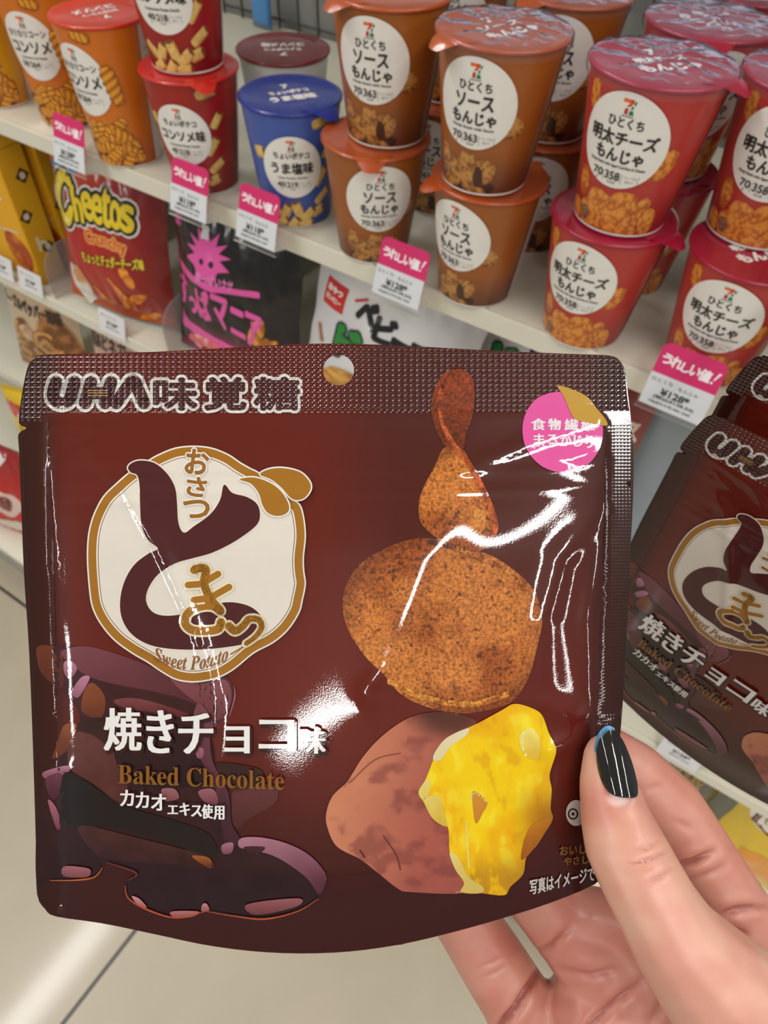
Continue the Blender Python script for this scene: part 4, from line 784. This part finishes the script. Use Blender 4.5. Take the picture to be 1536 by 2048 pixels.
# flavour lettering
fla = []
for c, b, hb in (('焼', (210, 1416, 281, 1501), 2.6), ('き', (295, 1421, 345, 1506), 2.8), ('チ', (359, 1427, 424, 1507), 2.8), ('ョ', (451, 1453, 497, 1506), 2.6), ('コ', (520, 1440, 586, 1501), 2.8), ('味', (599, 1454, 650, 1507), 1.7)):
    b2 = (b[0] + 4, b[1] + 5, b[2] + 4, b[3] + 5); fla.append(ytext(c, b2, (56, 20, 18), 4, 10))
    fla.append(ytext(c, b, (248, 246, 244), hbold=hb))
fla.append(ytext('\U0001D401\U0001D41A\U0001D424\U0001D41E\U0001D41D \U0001D402\U0001D421\U0001D428\U0001D41C\U0001D428\U0001D425\U0001D41A\U0001D42D\U0001D41E', (236, 1536, 568, 1574), (142, 92, 28), slope=.04))
for c, b in (('カ', (241, 1580, 267, 1612)), ('カ', (272, 1584, 297, 1616)), ('オ', (303, 1588, 331, 1621)), ('エ', (336, 1611, 355, 1628)), ('キ', (360, 1606, 379, 1631)), ('ス', (383, 1611, 403, 1633)), ('使', (404, 1609, 425, 1637)), ('用', (428, 1612, 448, 1639))): fla.append(ytext(c, b, (246, 244, 242), hbold=1.1))
# chips, sweet potato
def chip(q, seed, light=0):
    L = spline(q, 5); c0 = L.mean(0); ext = (L.max(0) - L.min(0)) / 2
    def c(x, y):
        n = fbm(x / 5.5, y / 5.5, seed, 3); b = fbm(x / 90, y / 90, seed + 4, 3); d = np.hypot((x - c0[0]) / ext[0], (y - c0[1]) / ext[1])
        col_ = mixc((206, 124, 56), (164, 84, 34), smooth(.35, .65, b)); col_ = mixc(col_, (84, 40, 20), smooth(.50, .66, n - .16 + .30 * (b - .35)) * .85)
        return mixc(col_, (116, 56, 24), smooth(.86, 1.05, d) * .5)
    return fill(L, 3.2, c)
chp = [chip(Z7_([(500, 62), (400, 75), (300, 115), (200, 175), (140, 250), (110, 330), (110, 420), (140, 510), (190, 590), (240, 650), (300, 705), (350, 770), (430, 830), (540, 870), (640, 890), (740, 885), (830, 865), (900, 840), (960, 770), (1000, 680), (1030, 560), (1050, 470), (1045, 420), (1030, 350), (990, 280), (900, 200), (800, 140), (700, 110), (600, 80)]), 5)]
tw = [pg(Z3_([(640, 140), (600, 170), (570, 230), (555, 310), (570, 390), (600, 460), (640, 505), (700, 500), (715, 430), (745, 350), (755, 260), (745, 180), (700, 135)]), (150, 62, 28), (110, 48, 22), sp=4, nz=.5, ns=14), chip(Z3_([(620, 490), (570, 580), (510, 700), (498, 760), (505, 830), (545, 880), (620, 930), (700, 960), (770, 970), (820, 940), (855, 870), (840, 800), (800, 700), (750, 600), (700, 500)]), 9)]
rim1 = spline(Z3_([(655, 150), (615, 200), (595, 290), (610, 390), (660, 480), (730, 570), (800, 700), (840, 800), (850, 870), (815, 935)]), 5, False)
tw += [ribbon(rim1, np.interp(np.linspace(0, 1, len(rim1)), [0, .3, .6, 1], [5, 4, 6, 5]), lambda x, y: mixc((206, 100, 50), (140, 62, 30), smooth(.4, .6, fbm(x / 12, y / 12, 3))))]
tw += [pg(Z3_([(760, 780), (800, 790), (805, 850), (770, 890), (690, 880), (640, 850), (720, 860)]), (222, 148, 66), (196, 116, 46), sp=5, nz=.4, ns=14)]
rm2 = spline(Z7_([(560, 70), (660, 115), (760, 160), (860, 200), (960, 290), (1000, 350)]), 5, False); rm3 = spline(Z7_([(330, 740), (450, 800), (600, 840), (740, 845), (880, 800)]), 5, False)
tw += [ribbon(rm2, 4.5, lambda x, y: mixc((214, 136, 66), (150, 76, 32), smooth(.4, .6, fbm(x / 9, y / 9, 3)))), ribbon(rm3, 6, lambda x, y: mixc((236, 164, 70), (176, 96, 34), smooth(.4, .62, fbm(x / 7, y / 7, 8)))), ribbon(spline(Z7_([(520, 80), (600, 95), (680, 120)]), 5, False), 5, (84, 42, 24))]
SK = spline(Z4_([(540, 105), (450, 120), (370, 160), (280, 230), (200, 320), (130, 430), (60, 500), (30, 580), (35, 650), (80, 740), (190, 800), (280, 870), (370, 940), (430, 955), (670, 960), (700, 900), (660, 780), (640, 650), (560, 530), (560, 330), (740, 165), (640, 110)]), 5)
def skin_c(x, y):
    b = fbm(x / 60, y / 60, 6, 4); l = smooth(900, 660, x + .25 * (y - 1600)); c = mixc((176, 92, 78), (218, 142, 104), l * .8 + .3 * (b - .5)); c = mixc(c, (128, 62, 58), smooth(.52, .72, fbm(x / 38, y / 26, 9, 3)) * .55)
    return mixc(c, (70, 34, 26), smooth(70, 20, np.hypot((x - 900) / 1.6, y - 1425)) * .8)
FLS = spline(Z4_([(920, 65), (860, 95), (740, 160), (620, 215), (560, 270), (535, 330), (500, 420), (465, 480), (490, 530), (520, 590), (560, 630), (605, 650), (612, 760), (640, 850), (680, 910), (665, 955), (760, 960), (870, 970), (900, 930), (960, 870), (975, 790), (1020, 740), (1060, 680), (1100, 610), (1090, 560), (1095, 470), (1085, 400), (1115, 300), (1110, 260), (1080, 200), (1050, 120), (1000, 85)]), 4)
def flesh_c(x, y):
    b = fbm(x / 60, y / 80, 13, 5); f = fbm(x / 22 + 2 * b, y / 40, 21, 4); c = mixc((255, 214, 0), (250, 190, 0), smooth(.4, .66, b)); c = mixc(c, (255, 238, 70), smooth(.54, .74, f) * .6); c = mixc(c, (226, 156, 4), smooth(.40, .24, f) * .5)
    return mixc(c, (176, 104, 14), np.clip(smooth(1015, 1090, x + .12 * (1650 - y)) * smooth(1560, 1640, y) + .7 * smooth(1700, 1760, y) * smooth(.4, .6, f), 0, 1) * .8)
pot = [fill(SK, 6, skin_c), fill(FLS, 3.6, flesh_c)]
pot += [pg(Z4_(q), a, b_, sp=6, nz=.3, ns=16) for q, a, b_ in (([(535, 330), (545, 290), (600, 225), (700, 180), (690, 215), (620, 265), (570, 330)], (238, 226, 190), (232, 214, 160)), ([(612, 770), (650, 785), (700, 880), (770, 930), (760, 960), (665, 955), (682, 910), (640, 850)], (240, 218, 130), (226, 196, 96)), ([(465, 480), (510, 420), (520, 470), (490, 520)], (240, 220, 130), (232, 206, 100)), ([(490, 510), (560, 505), (580, 560), (600, 640), (560, 630), (520, 590)], (238, 212, 110), (220, 180, 60)), ([(720, 500), (735, 480), (790, 530), (770, 580), (735, 630)], (216, 150, 50), (206, 136, 40)), ([(945, 210), (1000, 180), (1040, 240), (1030, 330), (970, 310), (945, 260)], (252, 236, 130), (240, 196, 60)), ([(1000, 640), (1060, 610), (1085, 610), (1050, 690), (985, 780), (950, 800), (965, 710)], (204, 130, 20), (170, 96, 14)))]
pot += [ribbon(spline(Z4_(q), 5, False), w, c) for q, w, c in (([(690, 620), (695, 720), (705, 840)], 1.6, (250, 230, 120)), ([(715, 510), (730, 485), (785, 525)], 1.4, (252, 236, 170)), ([(960, 200), (955, 260), (975, 310)], 2.5, (254, 246, 190)), ([(140, 440), (260, 330), (380, 300)], .9, (140, 70, 60)), ([(300, 690), (360, 780), (380, 850)], 1.2, (110, 54, 50)), ([(190, 760), (210, 790)], 1.5, (90, 44, 40)))]
# sticker and small print
stk = [fill(spline([(1100, 786), (1070, 800), (1050, 830), (1045, 865), (1054, 900), (1080, 930), (1115, 944), (1150, 942), (1180, 925), (1200, 895), (1206, 860), (1198, 825), (1175, 798), (1140, 784)], 5), 8, (240, 92, 170)), fill(spline(Z3_([(1135, 210), (1200, 225), (1270, 260), (1320, 320), (1355, 362), (1360, 393), (1290, 380), (1220, 365), (1190, 320), (1165, 260)]), 5), 8, (206, 160, 60))]
for c, b in (('食', (1063, 837, 1091, 860)), ('物', (1097, 837, 1121, 860)), ('繊', (1130, 838, 1156, 861)), ('維', (1163, 838, 1189, 862)), ('ま', (1068, 868, 1088, 893)), ('る', (1094, 869, 1114, 893)), ('か', (1120, 869, 1142, 892)), ('じ', (1148, 870, 1164, 893)), ('り', (1172, 870, 1187, 896))): stk.append(ytext(c, b, (252, 240, 246), hbold=1.1))
sml = [fill(ellipse(1152, 1626, 20, 26, 30), 6, (222, 214, 208)), ribbon([(1146 + 9 * math.cos(t), 1628 + 10 * math.sin(t)) for t in np.linspace(0, 6.283, 20)], 1.6, (70, 40, 36)), fill(ellipse(1146, 1628, 3, 3.4, 14), 3, (70, 40, 36))]
sml += [ytext('おいしさ', (1120, 1690, 1190, 1708), (140, 96, 50), .8, 6, slope=-.08), ytext('やさしい', (1128, 1712, 1194, 1728), (140, 96, 50), .8, 6, slope=-.1), ytext('写真はイメージです', (1060, 1744, 1206, 1774), (226, 220, 216), .6, 6, slope=-.22)]
def seal_mat(nm='embossed_seal_film', pz_=.00118, px__=.00142, dist=.00022):
    if nm in MATS: return MATS[nm]
    m = mat(nm, .25, 1.0, var=.03, coat_rough=.06, vscale=300, gain=.6, spec=.1); nt = m.node_tree; N = nt.nodes; L = nt.links; b = N['Principled BSDF']
    tc = [n for n in N if n.type == 'TEX_COORD'][0]; sx = N.new('ShaderNodeSeparateXYZ'); L.new(tc.outputs['Object'], sx.inputs[0])
    def wave(sock, per):
        a = N.new('ShaderNodeMath'); a.operation = 'MULTIPLY'; a.inputs[1].default_value = 2 * math.pi / per; L.new(sock, a.inputs[0]); c = N.new('ShaderNodeMath'); c.operation = 'SINE'; L.new(a.outputs[0], c.inputs[0]); return c.outputs[0]
    w1 = wave(sx.outputs['Z'], pz_); w2 = wave(sx.outputs['X'], px__)
    def peak(sock):
        a = N.new('ShaderNodeMath'); a.operation = 'MULTIPLY_ADD'; a.inputs[1].default_value = .5; a.inputs[2].default_value = .5; L.new(sock, a.inputs[0]); c = N.new('ShaderNodeMath'); c.operation = 'POWER'; c.inputs[1].default_value = 2.5; L.new(a.outputs[0], c.inputs[0]); return c.outputs[0]
    p = N.new('ShaderNodeMath'); p.operation = 'MULTIPLY_ADD'; p.inputs[1].default_value = .5; L.new(peak(w2), p.inputs[0]); L.new(peak(w1), p.inputs[2])
    bp = N.new('ShaderNodeBump'); bp.inputs['Strength'].default_value = .8; bp.inputs['Distance'].default_value = dist; L.new(p.outputs[0], bp.inputs['Height']); L.new(bp.outputs[0], b.inputs['Normal']); L.new(bp.outputs[0], b.inputs['Coat Normal'])
    return m
def make_pouch(name, label, matrix):
    t = thing(name, label, 'snack pouch', matrix=matrix, group='brown sweet potato chip pouches')
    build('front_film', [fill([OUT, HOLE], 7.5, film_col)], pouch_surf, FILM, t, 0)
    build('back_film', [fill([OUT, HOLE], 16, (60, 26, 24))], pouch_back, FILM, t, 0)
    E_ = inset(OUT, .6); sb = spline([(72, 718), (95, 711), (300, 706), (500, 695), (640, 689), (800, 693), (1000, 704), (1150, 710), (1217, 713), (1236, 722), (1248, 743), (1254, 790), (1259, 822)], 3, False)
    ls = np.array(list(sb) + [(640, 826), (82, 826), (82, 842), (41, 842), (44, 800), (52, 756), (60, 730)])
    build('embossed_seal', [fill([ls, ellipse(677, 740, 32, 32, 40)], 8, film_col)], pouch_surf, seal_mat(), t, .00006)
    st = [(1213, 850), (1262, 850), (1260, 1150), (1242, 1450), (1192, 1450), (1206, 1150)]
    for sd in (st, [(58, 845), (96, 845), (104, 1000), (112, 1300), (122, 1700), (80, 1700), (66, 1300), (50, 1000), (44, 880)]): build('side_seal', [fill(np.array(sd, float), 9, film_col)], pouch_surf, seal_mat('dotted_side_seal', .0008, .0008, .00001), t, .00005)
    build('chip_picture', lay(0, chp[0]) + lay(1, *tw[:2]) + lay(2, *tw[2:]), pouch_surf, CHIPM, t, .00014, .00007)
    build('sweet_potato_picture', lay(0, pot[0]) + lay(1, pot[1]) + lay(2, *pot[2:]), pouch_surf, FILM, t, .00036, .00007)
    build('chocolate_picture', cho, pouch_surf, FILM, t, .00012, .000012)
    build('round_emblem', emb, pouch_surf, FILM, t, .00062, .00007)
    build('flavour_lettering', fla, pouch_surf, FILM, t, .00075, .00003)
    build('maker_lettering', lay(0, *brand[:5]) + lay(1, *brand[5:10]) + lay(2, *brand[10:13]) + lay(0, *brand[13:16]) + lay(1, *brand[16:]), pouch_surf, seal_mat(), t, .00018, .00007)
    build('round_sticker', lay(0, stk[0]) + lay(1, *stk[2:]) + lay(2, stk[1]), pouch_surf, FILM, t, .0003, .00006, label='pink round sticker with a gold leaf corner')
    build('small_print', sml, pouch_surf, FILM, t, .0003, .00003)
    # bottom gusset panel
    bx = np.linspace(112, 1190, 40); A = pouch_surf(np.stack([bx, edge_b(bx)], 1), 0); B = pouch_back(np.stack([bx, edge_b(bx)], 1), 0); mid = (A + B) / 2 + [0, 0, .006]
    V = np.concatenate([A, mid, B]); mesh('bottom_gusset', V, [(r_ * 40 + i, r_ * 40 + i + 1, (r_ + 1) * 40 + i + 1, (r_ + 1) * 40 + i) for r_ in range(2) for i in range(39)], FILM, t, (58, 22, 20))
    return t
def frame_m(X, Y, Z, o): return Matrix([[X[i], Y[i], Z[i], o[i]] for i in range(3)] + [[0, 0, 0, 1]])
held = make_pouch('snack_pouch', 'brown sweet potato chip pouch held up by the hand, facing the viewer', frame_m(RT, FW, UP, at_d(PCX, PCY, D0)))
u = np.array([.9938, -.1049, -.0350]); u /= np.linalg.norm(u); v = np.array([.0403, .130, .99]); v -= u * (u @ v); v /= np.linalg.norm(v); n_ = np.cross(v, u) * -1
n_ = np.cross(u, v); n_ = -n_ if n_[1] < 0 else n_
o2 = np.array([.0643, .1708, CAMZ - .2172]) + RT * .0026 + UP * .0037
BULGE[:] = [3.6, .5, 0]
p2 = make_pouch('snack_pouch', 'brown sweet potato chip pouch hanging beside the hand, front one of two', frame_m(u, n_, v, o2))
p3 = dup(p2, label='brown pouch behind the hanging one, only its dark top edge showing', matrix=frame_m(u, n_, v, o2 + n_ * .026 + v * .0105 + u * .001))
hk = thing('display_hook', 'metal display hook carrying the hanging brown pouches', 'hook', (0, 0, 0))
hp = o2 + u * ((677 - PCX) * PX) + v * ((PCY - 740) * PX + .001)
mesh('arm', *tube([hp - n_ * .012 + v * .008, hp - n_ * .008, hp + n_ * .03, (hp[0] + .004, .48, hp[2] + .01)], .0018, 8), STEEL, hk); box('bracket', (hp[0] - .012, .48, hp[2] - .008), (hp[0] + .018, .498, hp[2] + .028), STEEL, hk, .001)

# ------------------------------------------------------------------ the hand
MM = .001
CH = dict(
 thumb=[(1211, 1512, .1606, 5.0), (1218, 1575, .1596, 6.7), (1231, 1640, .1582, 7.8), (1249, 1690, .1562, 8.9), (1280, 1752, .1536, 9.1), (1314, 1815, .1516, 9.2), (1354, 1883, .1502, 10.1), (1432, 1971, .1502, 12.5), (1530, 2070, .1545, 15.6), (1640, 2200, .163, 17.5), (1760, 2420, .176, 19), (1900, 2750, .184, 21)],
 index=[(1120, 1440, .1790, 6.8), (1190, 1500, .1795, 7.8), (1263, 1547, .180, 8.6), (1337, 1622, .181, 9.4), (1412, 1746, .182, 10.2), (1470, 1850, .184, 11.5), (1560, 1990, .187, 14), (1720, 2200, .188, 19)],
 middle=[(930, 1610, .186, 7.6), (1000, 1690, .187, 8.6), (1065, 1770, .187, 9.3), (1127, 1848, .187, 9.7), (1200, 1935, .187, 10.8), (1320, 2050, .188, 15), (1500, 2250, .187, 20)],
 ring=[(870, 1735, .188, 7.4), (925, 1830, .189, 8.6), (990, 1932, .1895, 9.4), (1045, 2020, .191, 9.8), (1130, 2110, .193, 12), (1350, 2300, .192, 18)],
 little=[(975, 2125, .199, 6.8), (1050, 2190, .199, 7.8), (1130, 2260, .198, 9), (1300, 2400, .194, 15)],
 palm=[(1185, 2020, .187, 12.5), (1300, 2110, .186, 17), (1450, 2230, .183, 22), (1650, 2450, .182, 25), (1850, 2750, .184, 25)],
 web=[(1130, 1840, .187, 9.6), (1215, 1862, .187, 10.5), (1300, 1960, .187, 13)],
 palmb=[(1290, 1985, .189, 12), (1430, 2020, .188, 14.5), (1580, 2130, .186, 19)],
 heel=[(1240, 2200, .190, 16), (1400, 2400, .188, 21), (1650, 2650, .186, 24)],
 wrist=[(1700, 2550, .182, 24), (1900, 2900, .186, 24), (2200, 3400, .196, 26), (2500, 3900, .21, 29)])
def make_hand():
    bm = bmesh.new()
    for nm, ch in CH.items():
        P = [(at_d(a, b, d), r * MM) for a, b, d, r in ch]
        for (p, r), (q, r2) in zip(P[:-1], P[1:]):
            n = max(2, int(np.linalg.norm(q - p) / (.22 * min(r, r2))))
            for k in range(n + 1):
                t = k / n; c = p + (q - p) * t; rr = r + (r2 - r) * t
                bmesh.ops.create_icosphere(bm, subdivisions=2, radius=rr * 1.02, matrix=Matrix.Translation(Vector(c)))
    me = bpy.data.meshes.new('tmp'); bm.to_mesh(me); bm.free()
    o = bpy.data.objects.new('tmp', me); COL.objects.link(o)
    m = o.modifiers.new('r', 'REMESH'); m.mode = 'VOXEL'; m.voxel_size = .00085
    m2 = o.modifiers.new('s', 'SMOOTH'); m2.factor = .5; m2.iterations = 14
    dg = bpy.context.evaluated_depsgraph_get(); e = o.evaluated_get(dg); ev = e.to_mesh()
    V = np.empty(len(ev.vertices) * 3); ev.vertices.foreach_get('co', V); V = V.reshape(-1, 3); Nn = np.empty(len(V) * 3); ev.vertices.foreach_get('normal', Nn); Nn = Nn.reshape(-1, 3)
    Fs = [tuple(p.vertices) for p in ev.polygons]; e.to_mesh_clear(); bpy.data.objects.remove(o)
    d = V - CAM; dep = d @ FW; X = 768 + F * (d @ RT) / dep; Y = 1024 - F * (d @ UP) / dep; face = np.clip(-(Nn @ FW), 0, 1) ** .5
    CR = [([(1254, 1726), (1280, 1725), (1310, 1717), (1335, 1702)], .38, 3.4, 'f'), ([(1270, 1694), (1291, 1697), (1322, 1683)], .25, 3.2, 'f'), ([(1289, 1762), (1324, 1752), (1350, 1736)], .25, 3.6, 'f'), ([(1262, 1740), (1300, 1737), (1330, 1724)], .2, 3, 'f'),
          ([(1345, 1730), (1384, 1724), (1430, 1701)], .75, 5, 'b'), ([(1360, 1760), (1420, 1745), (1460, 1725)], .25, 5, 'b'), ([(1285, 1580), (1330, 1566)], .15, 5, 'b'), ([(1430, 1832), (1478, 1819), (1540, 1812)], .6, 6, 'b'), ([(1290, 1955), (1235, 1999), (1185, 2042), (1150, 2090)], .5, 6, 'a'), ([(1140, 1855), (1100, 1892), (1074, 1900)], .5, 5, 'a'),
          ([(1100, 1930), (1180, 1950), (1240, 1935)], .3, 6, 'a'), ([(950, 1935), (985, 1925), (1015, 1905)], .15, 3, 'a'), ([(955, 1955), (990, 1945), (1020, 1925)], .15, 3, 'a'), ([(1330, 1990), (1300, 2050)], .3, 7, 'a'), ([(1086, 1922), (1066, 1962), (1034, 2015), (1000, 2052), (975, 2090)], 1.1, 6, 'a'), ([(1390, 1660), (1350, 1640)], .15, 5, 'b'), ([(1500, 1870), (1460, 1860)], .4, 6, 'b')]
    dis = np.zeros(len(V))
    for p, a, w, wh in CR:
        q, t = dist_path(X, Y, p); ok = (dep < .160) if wh == 'f' else (dep > .165) if wh == 'b' else (dep > .160)
        dis += (2.1 if wh == 'f' else 1.9) * a * (np.exp(-q * q / (2 * w * w)) - .28 * np.exp(-(q - 3.2 * w) ** 2 / (2 * (1.5 * w) ** 2))) * np.sin(np.pi * np.clip(.06 + .88 * t, 0, 1)) * ok
    wx = (V @ RT) * 8500 + (V @ FW) * 3000; wy = (V @ UP) * 8500 + (V @ FW) * 4000; lum = (fbm(wx / 60, wy / 60, 31, 3) - .5) * .4
    # nail bed hollow, so the nail sits in the thumb
    q = np.hypot((X - 1243) / 34, (Y - 1560) / 52); dis += .55 * smooth(1.15, .85, q) * (dep < .160)
    V = V - Nn * ((dis * face - lum * .3 * face) * MM)[:, None]
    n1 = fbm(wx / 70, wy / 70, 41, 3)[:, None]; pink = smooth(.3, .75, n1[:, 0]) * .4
    c = np.tile(np.array([213., 163., 142.]), (len(V), 1)); c = mixc(c, (194, 122, 108), np.clip(pink + .55 * smooth(.158, .178, dep) + .4 * smooth(80, 20, np.hypot(X - 1190, Y - 1600)), 0, 1))  # pinker palm skin, with its shade painted in by depth
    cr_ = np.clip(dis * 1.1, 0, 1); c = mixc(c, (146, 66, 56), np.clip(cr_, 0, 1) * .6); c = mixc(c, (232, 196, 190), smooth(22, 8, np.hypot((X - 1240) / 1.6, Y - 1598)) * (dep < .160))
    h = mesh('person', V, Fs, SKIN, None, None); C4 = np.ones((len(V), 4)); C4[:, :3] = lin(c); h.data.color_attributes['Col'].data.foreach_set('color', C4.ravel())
    return h
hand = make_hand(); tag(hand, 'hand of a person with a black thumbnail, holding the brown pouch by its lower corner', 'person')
def nail(name, q, dz, col_, material, lift):
    L = spline([(1180 + a / 4.315, 1380 + b / 4.315) for a, b in q], 5); P, T, C = fill(L, 3.2, col_)
    B = np.array([1246., 1592.]); TP = np.array([1212., 1450.]); ax = (TP - B) / np.linalg.norm(TP - B); px_ = np.array([-ax[1], ax[0]])
    def S(P, off):
        t = (P - B) @ ax / np.linalg.norm(TP - B); w = (P - B) @ px_ / 36.
        dep = .1527 + .0028 * t + .0011 * t * t + .0024 * np.minimum(np.abs(w), 1.3) ** 2 - lift - off
        return CAM + np.stack([ray(a, b) * d for (a, b), d in zip(P, dep)])
    n = len(P); e = [(a, b) for t in T for a, b in ((t[0], t[1]), (t[1], t[2]), (t[2], t[0]))]; es = set(e); bd = [(a, b) for a, b in e if (b, a) not in es]
    V = np.concatenate([S(P, dz), S(P, 0)]); Fs = [tuple(t) for t in T] + [(t[2] + n, t[1] + n, t[0] + n) for t in T] + [(a + n, b + n, b, a) for a, b in bd]
    return mesh(name, V, Fs, material, hand, np.concatenate([C, C]))
nail('thumbnail', [(52, 545), (58, 480), (88, 415), (140, 362), (200, 345), (262, 400), (312, 490), (362, 620), (395, 740), (413, 840), (405, 918), (330, 932), (220, 915), (140, 860), (88, 760), (60, 640)], .0007, (10, 10, 14), NAILM, .0003)
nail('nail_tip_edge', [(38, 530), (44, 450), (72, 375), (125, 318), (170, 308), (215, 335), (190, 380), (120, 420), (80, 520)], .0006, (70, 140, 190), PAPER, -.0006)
